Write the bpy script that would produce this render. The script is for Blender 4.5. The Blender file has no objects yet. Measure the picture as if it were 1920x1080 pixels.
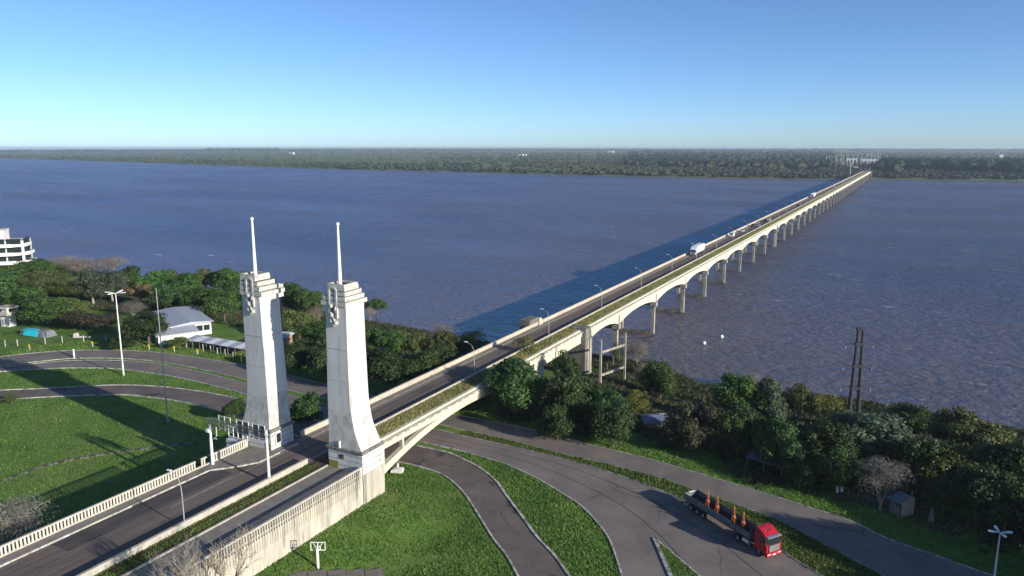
import bpy, math, random
import numpy as np
from mathutils import Vector, Matrix

# ------------------------------------------------------------------ camera
CAM = (0.0, 0.0, 62.0)
FPX, HOR, VPX = 1400.0, 276.0, 1715.0
PITCH = math.atan((540 - HOR) / FPX)
YAW = math.atan((VPX - 960) / FPX * math.cos(PITCH))
_fw = np.array([-math.sin(YAW) * math.cos(PITCH), math.cos(YAW) * math.cos(PITCH), -math.sin(PITCH)])
_rt = np.array([math.cos(YAW), math.sin(YAW), 0.0])
_up = np.cross(_rt, _fw)
scene = bpy.context.scene
cam_d = bpy.data.cameras.new('camera')
cam = bpy.data.objects.new('camera', cam_d)
scene.collection.objects.link(cam)
cam_d.sensor_width = 36.0
cam_d.lens = 36.0 * FPX / 1920.0
cam_d.clip_start = 0.5
cam_d.clip_end = 60000
cam.matrix_world = Matrix(((_rt[0], _up[0], -_fw[0], CAM[0]), (_rt[1], _up[1], -_fw[1], CAM[1]),
                           (_rt[2], _up[2], -_fw[2], CAM[2]), (0, 0, 0, 1)))
scene.camera = cam

# ------------------------------------------------------------------ sky and sun
SUN_EL = math.radians(16.5)
SUN_AZ = math.radians(-9.5)           # direction TO the sun, counted from +X
world = bpy.data.worlds.new('World')
scene.world = world
world.use_nodes = True
wn = world.node_tree.nodes
wl = world.node_tree.links
sky = wn.new('ShaderNodeTexSky')
sky.sky_type = 'NISHITA'
sky.sun_disc = False
sky.sun_elevation = SUN_EL
sky.sun_rotation = math.pi / 2 - SUN_AZ
sky.altitude = 1500
sky.air_density = 0.7
sky.dust_density = 1.25
sky.ozone_density = 4.2
bg = wn.get('Background') or wn.new('ShaderNodeBackground')
bg.inputs['Strength'].default_value = 0.120
wl.new(sky.outputs[0], bg.inputs['Color'])
sun_d = bpy.data.lights.new('sun', 'SUN')
sun_d.energy = 5.0
sun_d.angle = math.radians(0.53)
sun_d.color = (1.0, 0.92, 0.80)
sun = bpy.data.objects.new('sun', sun_d)
scene.collection.objects.link(sun)
_d = Vector((-math.cos(SUN_AZ) * math.cos(SUN_EL), -math.sin(SUN_AZ) * math.cos(SUN_EL), -math.sin(SUN_EL)))
sun.rotation_euler = _d.to_track_quat('-Z', 'Y').to_euler()
sun.location = (200, 0, 200)
scene.view_settings.view_transform = 'Standard'
scene.view_settings.look = 'None'
scene.view_settings.exposure = 0.5
scene.view_settings.gamma = 1.0
scene.view_settings.use_curve_mapping = False
scene.cycles.max_bounces = 8
scene.cycles.volume_bounces = 1
scene.cycles.transparent_max_bounces = 8
scene.cycles.use_denoising = True

# ------------------------------------------------------------------ helpers
R = random.Random(7)
COL = scene.collection


def ray(px, py):
    return _rt * ((px - 960) / FPX) + _up * ((540 - py) / FPX) + _fw


def W(px, py, z):
    """the point at height z that stands behind a pixel of the photograph"""
    r = ray(px, py)
    t = (z - CAM[2]) / r[2]
    return np.array(CAM) + r * t


def smooth(t):
    t = np.clip(t, 0, 1)
    return t * t * (3 - 2 * t)


NSX = [-6000, -3000, -1500, -700, -420, -300, -200, -120, -60, -45, -10, 20, 100, 400, 1500, 6000]
NSY = [1500, 900, 470, 290, 233, 224, 213, 203, 205, 192, 198, 193, 196, 230, 300, 500]
PZ = 8.5


def ground(x, y):
    d = np.interp(x, NSX, NSY) - y
    z = np.interp(d, [-80, -3, 0, 20, 50, 62], [-7, -0.6, 0.15, 0.9, 7.9, PZ])
    m = 1.9 * (1 - smooth((x + 67) / 13)) * (1 - smooth((y - 83) / 10)) * (x > -80)
    return z + m


def G(px, py, h=0.0):
    """the ground point behind a pixel, when the pixel shows something h above the ground"""
    z = PZ
    for _ in range(25):
        p = W(px, py, z + h)
        z = 0.5 * z + 0.5 * float(ground(p[0], p[1]))
    p = W(px, py, z + h)
    return np.array([p[0], p[1], float(ground(p[0], p[1]))])


class MB:
    def __init__(s):
        s.v = []
        s.f = []

    def add(s, vs, fs):
        o = len(s.v)
        s.v += [tuple(map(float, q)) for q in vs]
        s.f += [tuple(i + o for i in q) for q in fs]
        return s

    def box(s, x0, x1, y0, y1, z0, z1):
        return s.add([(x0, y0, z0), (x1, y0, z0), (x1, y1, z0), (x0, y1, z0), (x0, y0, z1), (x1, y0, z1), (x1, y1, z1), (x0, y1, z1)],
                     [(0, 3, 2, 1), (4, 5, 6, 7), (0, 1, 5, 4), (1, 2, 6, 5), (2, 3, 7, 6), (3, 0, 4, 7)])

    def loft(s, rings, caps=True):
        n = len(rings[0])
        vs = [p for r in rings for p in r]
        fs = []
        for k in range(len(rings) - 1):
            for i in range(n):
                j = (i + 1) % n
                fs.append((k * n + i, k * n + j, (k + 1) * n + j, (k + 1) * n + i))
        if caps:
            fs.append(tuple(reversed(range(n))))
            fs.append(tuple(range((len(rings) - 1) * n, len(rings) * n)))
        return s.add(vs, fs)

    def rect_loft(s, levels):
        """levels: (z, x0, x1, y0, y1)"""
        return s.loft([[(a, c, z), (b, c, z), (b, d, z), (a, d, z)] for z, a, b, c, d in levels])

    def tube(s, pts, rad, n=6):
        pts = [Vector(p) for p in pts]
        if not hasattr(rad, '__len__'):
            rad = [rad] * len(pts)
        rings = []
        for i, p in enumerate(pts):
            d = (pts[min(i + 1, len(pts) - 1)] - pts[max(i - 1, 0)])
            if d.length < 1e-9:
                d = Vector((0, 0, 1))
            d.normalize()
            a = Vector((1, 0, 0)) if abs(d.x) < 0.8 else Vector((0, 1, 0))
            u = d.cross(a).normalized()
            w = d.cross(u)
            rings.append([tuple(p + (u * math.cos(2 * math.pi * k / n) + w * math.sin(2 * math.pi * k / n)) * rad[i]) for k in range(n)])
        return s.loft(rings)

    def bar(s, a, b, w, h=None):
        """square bar from a to b"""
        h = h or w
        a, b = Vector(a), Vector(b)
        d = (b - a).normalized()
        t = Vector((0, 0, 1)) if abs(d.z) < 0.95 else Vector((0, 1, 0))
        u = d.cross(t).normalized() * (w / 2)
        v = u.cross(d).normalized() * (h / 2)
        return s.loft([[tuple(p - u - v), tuple(p + u - v), tuple(p + u + v), tuple(p - u + v)] for p in (a, b)])

    def prism(s, poly, lo, hi, axis):
        """poly in the two other axes, extruded along axis 'x','y' or 'z'"""
        def mk(a, b, c):
            return {'x': (c, a, b), 'y': (a, c, b), 'z': (a, b, c)}[axis]
        return s.loft([[mk(a, b, lo) for a, b in poly], [mk(a, b, hi) for a, b in poly]])

    def ball(s, c, r, n=8, m=6, sz=1.0):
        rings = []
        for k in range(m + 1):
            t = math.pi * k / m
            rr = max(math.sin(t), 0.02)
            rings.append([(c[0] + r * rr * math.cos(2 * math.pi * i / n), c[1] + r * rr * math.sin(2 * math.pi * i / n), c[2] - r * sz * math.cos(t)) for i in range(n)])
        return s.loft(rings)

    def mesh(s, name):
        me = bpy.data.meshes.new(name)
        me.from_pydata(s.v, [], s.f)
        me.update()
        return me

    def build(s, name, mat, parent=None, loc=None, smooth_sh=False):
        me = s.mesh(name)
        return put(name, me, mat, parent, loc, smooth_sh)


def fast_mesh(name, verts, faces4=None, faces3=None, tint=None):
    """big meshes straight from arrays"""
    me = bpy.data.meshes.new(name)
    verts = np.asarray(verts, np.float32)
    loops, starts = [], []
    n = 0
    parts = []
    if faces4 is not None and len(faces4):
        parts.append((np.asarray(faces4, np.int32), 4))
    if faces3 is not None and len(faces3):
        parts.append((np.asarray(faces3, np.int32), 3))
    for fa, k in parts:
        loops.append(fa.ravel())
        starts.append(n + np.arange(len(fa), dtype=np.int32) * k)
        n += fa.size
    loops = np.concatenate(loops)
    starts = np.concatenate(starts)
    me.vertices.add(len(verts))
    me.vertices.foreach_set('co', verts.ravel())
    me.loops.add(len(loops))
    me.loops.foreach_set('vertex_index', loops)
    me.polygons.add(len(starts))
    me.polygons.foreach_set('loop_start', starts)
    if tint is not None:
        at = me.attributes.new('tint', 'FLOAT', 'FACE')
        at.data.foreach_set('value', np.asarray(tint, np.float32))
    me.update(calc_edges=True)
    me.validate()
    return me


def put(name, me, mat, parent=None, loc=None, smooth_sh=False):
    if mat is not None and not me.materials:
        me.materials.append(mat)
    if smooth_sh:
        me.polygons.foreach_set('use_smooth', [True] * len(me.polygons))
    o = bpy.data.objects.new(name, me)
    COL.objects.link(o)
    if parent is not None:
        o.parent = parent
    if loc is not None:
        o.location = loc
    return o


def omat(o, mat):
    """material of this object only, over shared mesh data"""
    o.material_slots[0].link = 'OBJECT'
    o.material_slots[0].material = mat
    return o


def tag(o, label=None, cat=None, group=None, kind=None):
    if label:
        o['label'] = label
    if cat:
        o['category'] = cat
    if group:
        o['group'] = group
    if kind:
        o['kind'] = kind
    return o


def thing(name, label, cat, loc=(0, 0, 0), rz=0.0, group=None):
    o = bpy.data.objects.new(name, None)
    o.empty_display_size = 0.5
    COL.objects.link(o)
    o.location = tuple(map(float, loc))
    o.rotation_euler = (0, 0, rz)
    return tag(o, label, cat, group)


def copy_tree(o, parent=None):
    c = o.copy()
    COL.objects.link(c)
    c.parent = parent
    for ch in o.children:
        copy_tree(ch, c)
    return c


# ------------------------------------------------------------------ materials
def _nt(name):
    m = bpy.data.materials.new(name)
    m.use_nodes = True
    nt = m.node_tree
    for n in list(nt.nodes):
        if n.type != 'OUTPUT_MATERIAL':
            nt.nodes.remove(n)
    out = nt.nodes.get('Material Output') or nt.nodes.new('ShaderNodeOutputMaterial')
    return m, nt, out


def _pos(nt, scale=(1, 1, 1), rot=(0, 0, 0)):
    g = nt.nodes.new('ShaderNodeNewGeometry')
    mp = nt.nodes.new('ShaderNodeMapping')
    mp.inputs['Scale'].default_value = scale
    mp.inputs['Rotation'].default_value = rot
    nt.links.new(g.outputs['Position'], mp.inputs['Vector'])
    return mp.outputs[0]


def _noise(nt, vec, scale, detail=4, rough=0.6):
    n = nt.nodes.new('ShaderNodeTexNoise')
    n.inputs['Scale'].default_value = scale
    n.inputs['Detail'].default_value = detail
    n.inputs['Roughness'].default_value = rough
    nt.links.new(vec, n.inputs['Vector'])
    return n.outputs['Fac']


def _ramp(nt, fac, a, b, ca=0.0, cb=1.0):
    r = nt.nodes.new('ShaderNodeMapRange')
    r.inputs['From Min'].default_value = a
    r.inputs['From Max'].default_value = b
    r.inputs['To Min'].default_value = ca
    r.inputs['To Max'].default_value = cb
    nt.links.new(fac, r.inputs['Value'])
    return r.outputs[0]


def _mix(nt, fac, a, b, mode='MIX'):
    m = nt.nodes.new('ShaderNodeMix')
    m.data_type = 'RGBA'
    m.blend_type = mode
    for key, val in ((0, fac), (6, a), (7, b)):
        if hasattr(val, 'is_linked') or hasattr(val, 'links'):
            nt.links.new(val, m.inputs[key])
        elif key == 0:
            m.inputs[0].default_value = val
        else:
            m.inputs[key].default_value = (*val, 1) if len(val) == 3 else val
    return m.outputs[2]


def _math(nt, op, a, b=None):
    m = nt.nodes.new('ShaderNodeMath')
    m.operation = op
    for k, val in enumerate((a, b)):
        if val is None:
            continue
        if hasattr(val, 'links'):
            nt.links.new(val, m.inputs[k])
        else:
            m.inputs[k].default_value = val
    return m.outputs[0]


def _bsdf(nt, out, col, rough=0.8, spec=0.3, metal=0.0):
    b = nt.nodes.new('ShaderNodeBsdfPrincipled')
    if hasattr(col, 'links'):
        nt.links.new(col, b.inputs['Base Color'])
    else:
        b.inputs['Base Color'].default_value = (*col, 1)
    b.inputs['Roughness'].default_value = rough
    b.inputs['Specular IOR Level'].default_value = spec
    b.inputs['Metallic'].default_value = metal
    nt.links.new(b.outputs[0], out.inputs['Surface'])
    return b


def _bump(nt, b, h, strength, dist):
    n = nt.nodes.new('ShaderNodeBump')
    n.inputs['Strength'].default_value = strength
    n.inputs['Distance'].default_value = dist
    nt.links.new(h, n.inputs['Height'])
    nt.links.new(n.outputs[0], b.inputs['Normal'])


def M(name, c, c2=None, rough=0.8, scale=0.6, stretch=(1, 1, 1), lo=0.35, hi=0.65, bump=0.0, bscale=6.0, spec=0.3, metal=0.0, c3=None, s3=0.15, lo3=0.5, hi3=0.62, crack=0):
    """surface of two or three colours mixed by noise, with fine relief"""
    m, nt, out = _nt(name)
    vec = _pos(nt, stretch)
    c2 = c2 or tuple(k * 0.8 for k in c)
    f = _ramp(nt, _noise(nt, vec, scale, 6, 0.65), lo, hi)
    col = _mix(nt, f, c, c2)
    if c3:
        col = _mix(nt, _ramp(nt, _noise(nt, vec, s3, 5, 0.7), lo3, hi3), col, c3)
    b = _bsdf(nt, out, col, rough, spec, metal)
    if bump:
        _bump(nt, b, _noise(nt, _pos(nt), bscale, 4, 0.6), bump, 0.05)
    if crack:
        vo = nt.nodes.new('ShaderNodeTexVoronoi')
        vo.feature = 'DISTANCE_TO_EDGE'
        vo.inputs['Scale'].default_value = crack
        dv_ = nt.nodes.new('ShaderNodeVectorMath')
        dv_.operation = 'ADD'
        nz = nt.nodes.new('ShaderNodeTexNoise')
        nz.inputs['Scale'].default_value = 0.5
        nz.inputs['Detail'].default_value = 4
        nt.links.new(_pos(nt), nz.inputs['Vector'])
        nt.links.new(nz.outputs['Color'], dv_.inputs[0])
        nt.links.new(_pos(nt), dv_.inputs[1])
        nt.links.new(dv_.outputs[0], vo.inputs['Vector'])
        ln = _math(nt, 'MULTIPLY', _ramp(nt, vo.outputs['Distance'], 0.003, 0.011, 0.5, 0.0), _ramp(nt, _noise(nt, _pos(nt), 0.09, 3, 0.6), 0.47, 0.62))
        col = _mix(nt, ln, col, (0.03, 0.028, 0.027))
        nt.links.new(col, b.inputs['Base Color'])
    return m


def leaf_mat(name, c, c2):
    m, nt, out = _nt(name)
    a = nt.nodes.new('ShaderNodeAttribute')
    a.attribute_name = 'tint'
    oi = nt.nodes.new('ShaderNodeObjectInfo')
    col = _mix(nt, a.outputs['Fac'], c, c2)
    hv = nt.nodes.new('ShaderNodeHueSaturation')
    nt.links.new(_ramp(nt, oi.outputs['Random'], 0, 1, 0.75, 1.25), hv.inputs['Value'])
    nt.links.new(_ramp(nt, oi.outputs['Random'], 0, 1, 0.485, 0.515), hv.inputs['Hue'])
    nt.links.new(col, hv.inputs['Color'])
    d = nt.nodes.new('ShaderNodeBsdfPrincipled')
    nt.links.new(hv.outputs[0], d.inputs['Base Color'])
    d.inputs['Roughness'].default_value = 0.55
    d.inputs['Specular IOR Level'].default_value = 0.25
    t = nt.nodes.new('ShaderNodeBsdfTranslucent')
    nt.links.new(hv.outputs[0], t.inputs['Color'])
    mx = nt.nodes.new('ShaderNodeMixShader')
    mx.inputs[0].default_value = 0.25
    nt.links.new(d.outputs[0], mx.inputs[1])
    nt.links.new(t.outputs[0], mx.inputs[2])
    nt.links.new(mx.outputs[0], out.inputs['Surface'])
    return m


MAT = {}
MAT['tower'] = M('tower_plaster', (0.56, 0.56, 0.55), (0.43, 0.43, 0.42), 0.85, 0.5, (1.0, 1.0, 0.16), 0.40, 0.68, 0.25, 3, c3=(0.20, 0.20, 0.185), s3=0.85, lo3=0.565, hi3=0.76)
MAT['pylon'] = M('pylon_concrete', (0.040, 0.044, 0.052), (0.022, 0.025, 0.03), 0.8, 1.5)
MAT['tower_flare'] = M('grimy_plaster', (0.52, 0.52, 0.50), (0.33, 0.33, 0.31), 0.9, 1.1, (1, 1, 0.5), 0.40, 0.66, 0.3, 3, c3=(0.10, 0.10, 0.09), s3=1.6, lo3=0.60, hi3=0.78)
MAT['joint'] = M('joint_line', (0.34, 0.34, 0.33), (0.22, 0.22, 0.21), 0.95, 2.0)
MAT['ledge'] = M('mossy_ledge_and_shade', (0.20, 0.20, 0.175), (0.09, 0.09, 0.08), 0.95, 1.5, lo=0.4, hi=0.65, bump=0.4)
MAT['tier'] = M('tier_plaster', (0.50, 0.49, 0.45), (0.27, 0.265, 0.235), 0.9, 1.2, (1, 1, 2.0), 0.45, 0.7, 0.3, 4)
MAT['wallc'] = M('wall_concrete', (0.49, 0.46, 0.375), (0.34, 0.32, 0.265), 0.9, 1.0, (1, 1, 0.12), 0.4, 0.64, 0.3, 3, c3=(0.15, 0.145, 0.12), s3=0.9, lo3=0.54, hi3=0.70)
MAT['fascia'] = M('fascia_concrete', (0.56, 0.53, 0.415), (0.46, 0.435, 0.35), 0.9, 0.35, (1, 1, 0.6), 0.4, 0.66, 0.2, 3, c3=(0.24, 0.225, 0.18), s3=1.0, lo3=0.58, hi3=0.78)
MAT['pier'] = M('pier_concrete', (0.38, 0.345, 0.28), (0.22, 0.20, 0.165), 0.9, 0.8, (1, 1, 0.25), 0.4, 0.62, 0.3, 3, c3=(0.08, 0.075, 0.065), s3=0.5, lo3=0.57, hi3=0.70)
MAT['oldpier'] = M('stained_pier', (0.22, 0.21, 0.185), (0.10, 0.10, 0.09), 0.95, 0.6, (1, 1, 0.3), 0.35, 0.6, 0.35, 3, c3=(0.5, 0.47, 0.39), s3=0.5, lo3=0.6, hi3=0.75)
MAT['parapet'] = M('parapet_concrete', (0.50, 0.44, 0.34), (0.38, 0.33, 0.26), 0.9, 0.5, (1, 0.4, 1), 0.38, 0.66, 0.25, 3, c3=(0.17, 0.15, 0.12), s3=0.8, lo3=0.6, hi3=0.74)
MAT['barrier'] = M('barrier_concrete', (0.47, 0.44, 0.37), (0.34, 0.32, 0.27), 0.9, 0.8, lo=0.38, hi=0.66, bump=0.2, bscale=3)
MAT['baluster'] = M('cream_baluster', (0.56, 0.53, 0.45), (0.40, 0.375, 0.315), 0.85, 1.3, lo=0.4, hi=0.7)
MAT['walk'] = M('walkway_concrete', (0.235, 0.215, 0.19), (0.165, 0.15, 0.135), 0.95, 0.8, lo=0.35, hi=0.65, bump=0.2, c3=(0.10, 0.10, 0.07), s3=0.35, lo3=0.58, hi3=0.70)
MAT['asphalt'] = M('bridge_asphalt', (0.170, 0.132, 0.110), (0.098, 0.080, 0.071), 0.85, 0.55, (2.2, 0.10, 1), 0.38, 0.62, 0.2, 8, c3=(0.045, 0.041, 0.042), s3=0.5, lo3=0.60, hi3=0.66, crack=0.12)
MAT['road'] = M('pale_road', (0.212, 0.180, 0.162), (0.145, 0.126, 0.116), 0.88, 0.16, (1, 1, 1), 0.35, 0.65, 0.15, 8, c3=(0.095, 0.086, 0.084), s3=0.35, lo3=0.60, hi3=0.72, crack=0.09)
MAT['ramp'] = M('ramp_asphalt', (0.155, 0.126, 0.110), (0.105, 0.088, 0.080), 0.88, 0.3, lo=0.35, hi=0.65, bump=0.15, bscale=8, c3=(0.05, 0.046, 0.046), s3=0.11, lo3=0.57, hi3=0.60, crack=0.08)
MAT['chassis_road'] = M('fresh_asphalt', (0.055, 0.05, 0.05), (0.085, 0.075, 0.07), 0.9, 0.7, (1.6, 0.2, 1), 0.42, 0.6)
MAT['kerb'] = M('painted_kerb', (0.54, 0.53, 0.49), (0.20, 0.19, 0.165), 0.9, 1.1, lo=0.40, hi=0.62)
MAT['line'] = M('road_paint', (0.42, 0.38, 0.32), (0.22, 0.20, 0.17), 0.9, 1.0, lo=0.4, hi=0.65)
MAT['rail'] = M('rusty_rail', (0.08, 0.05, 0.035), rough=0.7, metal=0.4)
MAT['soil'] = M('soil', (0.12, 0.085, 0.055), (0.06, 0.05, 0.03), 0.95, 0.3, bump=0.5)
MAT['steel'] = M('galvanised_steel', (0.42, 0.43, 0.43), (0.30, 0.31, 0.31), 0.55, 2.0, metal=0.3)
MAT['whitepole'] = M('white_pole_paint', (0.72, 0.73, 0.72), (0.55, 0.56, 0.55), 0.6, 1.2)
MAT['greysteel'] = M('grey_steel', (0.095, 0.105, 0.12), (0.06, 0.07, 0.08), 0.6, 1.5, metal=0.3)
MAT['lampglass'] = M('lamp_glass', (0.75, 0.78, 0.80), rough=0.25)
MAT['dark'] = M('dark_recess', (0.02, 0.02, 0.022), rough=0.9)
MAT['glass'] = M('window_glass', (0.02, 0.028, 0.035), rough=0.08, spec=0.8)
MAT['white'] = M('white_paint', (0.76, 0.76, 0.74), (0.64, 0.64, 0.62), 0.6, 0.6)
MAT['whitewall'] = M('white_wall', (0.66, 0.645, 0.61), (0.52, 0.50, 0.47), 0.9, 0.5, (1, 1, 0.4), bump=0.1)
MAT['roofgrey'] = M('grey_roof_sheet', (0.40, 0.43, 0.47), (0.32, 0.35, 0.39), 0.5, 0.4, (1, 3, 1))
MAT['tyre'] = M('tyre_rubber', (0.018, 0.018, 0.018), rough=0.9)
MAT['rim'] = M('wheel_rim', (0.4, 0.4, 0.4), rough=0.4, metal=0.6)
MAT['red'] = M('red_cab_paint', (0.42, 0.012, 0.03), (0.33, 0.010, 0.022), 0.28, 0.8, spec=0.5)
MAT['chrome'] = M('bright_metal', (0.62, 0.62, 0.62), rough=0.3, metal=0.7)
MAT['trailer'] = M('trailer_side', (0.13, 0.15, 0.165), (0.09, 0.105, 0.115), 0.6, 1.0)
MAT['orange'] = M('orange_paint', (0.55, 0.19, 0.06), (0.38, 0.13, 0.05), 0.5, 2.0)
MAT['chassis'] = M('chassis_black', (0.025, 0.025, 0.027), rough=0.7)
MAT['carwhite'] = M('white_car_paint', (0.74, 0.75, 0.77), rough=0.3, spec=0.5)
MAT['carsilver'] = M('silver_car_paint', (0.45, 0.46, 0.48), rough=0.3, spec=0.5, metal=0.3)
MAT['cardark'] = M('dark_car_paint', (0.03, 0.032, 0.036), rough=0.25, spec=0.5)
MAT['yellow'] = M('yellow_sign', (0.75, 0.52, 0.02), rough=0.6)
MAT['olive'] = M('olive_patch', (0.24, 0.23, 0.05), (0.16, 0.16, 0.04), 0.9, 2.5)
MAT['timber'] = M('bleached_timber', (0.42, 0.34, 0.24), (0.24, 0.19, 0.14), 0.9, 3.0)
MAT['greytimber'] = M('grey_timber', (0.22, 0.20, 0.17), (0.13, 0.12, 0.10), 0.9, 3.0)
MAT['turq'] = M('turquoise_tarp', (0.03, 0.55, 0.62), (0.02, 0.45, 0.54), 0.5, 2.0)
MAT['tarpgrey'] = M('grey_tarp', (0.20, 0.22, 0.24), (0.12, 0.13, 0.15), 0.6, 1.5)
MAT['bluesheet'] = M('blue_grey_sheet', (0.15, 0.18, 0.24), (0.10, 0.12, 0.17), 0.5, 1.0)
MAT['redcloth'] = M('red_cloth', (0.5, 0.03, 0.04))
MAT['brick'] = M('brick_wall', (0.36, 0.19, 0.11), (0.28, 0.15, 0.09), 0.9, 1.5)
MAT['tile'] = M('roof_tile', (0.30, 0.14, 0.09), (0.20, 0.10, 0.07), 0.9, 1.5)
MAT['bark'] = M('bark', (0.13, 0.10, 0.075), (0.07, 0.055, 0.04), 0.95, 3.0)
MAT['palebark'] = M('pale_bark', (0.40, 0.36, 0.30), (0.24, 0.21, 0.18), 0.95, 3.0)
MAT['twig'] = M('bare_twigs', (0.30, 0.26, 0.20), (0.20, 0.17, 0.13), 0.95, 2.0)
MAT['twiggrey'] = M('grey_twigs', (0.235, 0.22, 0.19), (0.15, 0.14, 0.12), 0.95, 2.0)
MAT['court'] = M('court_slab', (0.21, 0.185, 0.165), (0.15, 0.13, 0.115), 0.95, 1.2, bump=0.2)
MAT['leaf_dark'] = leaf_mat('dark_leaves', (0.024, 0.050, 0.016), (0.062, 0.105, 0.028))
MAT['leaf_green'] = leaf_mat('green_leaves', (0.038, 0.088, 0.022), (0.095, 0.17, 0.036))
MAT['leaf_bright'] = leaf_mat('bright_leaves', (0.060, 0.105, 0.022), (0.13, 0.18, 0.04))
MAT['leaf_olive'] = leaf_mat('olive_leaves', (0.055, 0.080, 0.024), (0.13, 0.15, 0.045))
MAT['leaf_grey'] = leaf_mat('grey_green_leaves', (0.050, 0.082, 0.050), (0.12, 0.155, 0.095))
MAT['leaf_rust'] = leaf_mat('rust_leaves', (0.105, 0.078, 0.040), (0.20, 0.14, 0.07))
MAT['leaf_brown'] = leaf_mat('brownish_leaves', (0.042, 0.042, 0.024), (0.085, 0.078, 0.042))
MAT['leaf_yellow'] = leaf_mat('yellow_green_leaves', (0.10, 0.125, 0.022), (0.20, 0.22, 0.05))
MAT['sliver'] = leaf_mat('twig_mass', (0.16, 0.14, 0.11), (0.30, 0.26, 0.21))
MAT['sliver_grey'] = leaf_mat('grey_twig_mass', (0.12, 0.115, 0.10), (0.23, 0.22, 0.19))
MAT['blade'] = leaf_mat('grass_blades', (0.056, 0.125, 0.022), (0.175, 0.245, 0.055))
MAT['weed'] = leaf_mat('weeds', (0.19, 0.21, 0.06), (0.42, 0.40, 0.17))
MAT['farleaf'] = leaf_mat('far_leaves', (0.022, 0.042, 0.016), (0.115, 0.135, 0.055))


def grass_mat(name, a, b, dry, dirt, dirt_lo=0.66):
    m, nt, out = _nt(name)
    vec = _pos(nt)
    col = _mix(nt, _ramp(nt, _noise(nt, vec, 0.9, 6, 0.7), 0.33, 0.67), a, b)
    col = _mix(nt, _ramp(nt, _noise(nt, vec, 0.07, 5, 0.6), 0.50, 0.70), col, dry)
    col = _mix(nt, _ramp(nt, _noise(nt, vec, 0.045, 6, 0.65), dirt_lo, dirt_lo + 0.06), col, dirt)
    col = _mix(nt, _ramp(nt, _noise(nt, vec, 3.2, 3, 0.6), 0.56, 0.70, 0.0, 0.55), col, tuple(min(1, k * 1.5) for k in dry))
    col = _mix(nt, _ramp(nt, _noise(nt, vec, 0.22, 4, 0.65), 0.52, 0.68, 0.0, 0.6), col, tuple(k * 0.6 for k in a))
    bs = _bsdf(nt, out, col, 0.9, 0.15)
    _bump(nt, bs, _noise(nt, vec, 1.6, 6, 0.75), 0.8, 0.25)
    return m


MAT['grass'] = grass_mat('lawn_grass', (0.068, 0.140, 0.024), (0.125, 0.215, 0.038), (0.16, 0.21, 0.055), (0.15, 0.14, 0.065))
MAT['farfield'] = grass_mat('far_fields', (0.085, 0.125, 0.045), (0.125, 0.16, 0.06), (0.14, 0.13, 0.07), (0.17, 0.11, 0.07), 0.62)


def water_mat():
    m, nt, out = _nt('river_water')
    ang = math.radians(28)
    big = _pos(nt, (0.55, 1.35, 1), (0, 0, ang))
    big2 = _pos(nt, (0.8, 1.2, 1), (0, 0, ang + 0.5))
    h1 = _noise(nt, big, 0.085, 3, 0.55)
    h2 = _noise(nt, big2, 0.33, 4, 0.6)
    h3 = _noise(nt, big, 1.25, 4, 0.65)
    gust = _ramp(nt, _noise(nt, _pos(nt, (0.5, 1.2, 1), (0, 0, ang)), 0.011, 4, 0.6), 0.3, 0.7, 0.65, 1.25)
    hh = _math(nt, 'ADD', _math(nt, 'MULTIPLY', h1, 1.7), _math(nt, 'ADD', _math(nt, 'MULTIPLY', h2, 1.2), _math(nt, 'MULTIPLY', h3, 0.30)))
    hh = _math(nt, 'MULTIPLY', hh, gust)
    mud = _mix(nt, _ramp(nt, _noise(nt, _pos(nt, (0.6, 1.4, 1), (0, 0, ang)), 0.005, 5, 0.62), 0.38, 0.62), (0.140, 0.092, 0.070), (0.082, 0.060, 0.055))
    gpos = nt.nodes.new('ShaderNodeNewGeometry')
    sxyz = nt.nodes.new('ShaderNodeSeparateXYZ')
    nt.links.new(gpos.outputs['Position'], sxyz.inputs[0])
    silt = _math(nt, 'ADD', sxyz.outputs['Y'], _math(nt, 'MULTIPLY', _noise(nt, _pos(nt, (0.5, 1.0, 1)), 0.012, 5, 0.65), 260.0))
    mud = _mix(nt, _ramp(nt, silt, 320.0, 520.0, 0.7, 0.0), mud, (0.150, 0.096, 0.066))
    fo = _math(nt, 'MULTIPLY', _ramp(nt, _noise(nt, _pos(nt, (0.35, 1.6, 1), (0, 0, ang)), 0.16, 5, 0.72), 0.63, 0.665),
               _ramp(nt, _noise(nt, _pos(nt), 0.012, 3, 0.5), 0.45, 0.6))
    col = _mix(nt, fo, mud, (0.62, 0.62, 0.60))
    wind = _ramp(nt, _noise(nt, _pos(nt, (0.35, 1.5, 1), (0, 0, ang)), 0.006, 5, 0.6), 0.35, 0.65, 0.20, 0.33)
    df = nt.nodes.new('ShaderNodeBsdfDiffuse')
    nt.links.new(col, df.inputs['Color'])
    gl = nt.nodes.new('ShaderNodeBsdfGlossy')
    gl.inputs['Color'].default_value = (0.43, 0.71, 0.97, 1)
    nt.links.new(wind, gl.inputs['Roughness'])
    fr = nt.nodes.new('ShaderNodeFresnel')
    fr.inputs['IOR'].default_value = 1.55
    bp = nt.nodes.new('ShaderNodeBump')
    bp.inputs['Strength'].default_value = 1.0
    bp.inputs['Distance'].default_value = 2.0
    nt.links.new(hh, bp.inputs['Height'])
    for nd in (df, gl, fr):
        nt.links.new(bp.outputs[0], nd.inputs['Normal'])
    fac = _math(nt, 'MULTIPLY', _math(nt, 'MINIMUM', fr.outputs[0], 0.8), _math(nt, 'SUBTRACT', 1.0, _math(nt, 'MULTIPLY', fo, 0.8)))
    mx = nt.nodes.new('ShaderNodeMixShader')
    nt.links.new(fac, mx.inputs[0])
    nt.links.new(df.outputs[0], mx.inputs[1])
    nt.links.new(gl.outputs[0], mx.inputs[2])
    nt.links.new(mx.outputs[0], out.inputs['Surface'])
    return m


MAT['water'] = water_mat()

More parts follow.
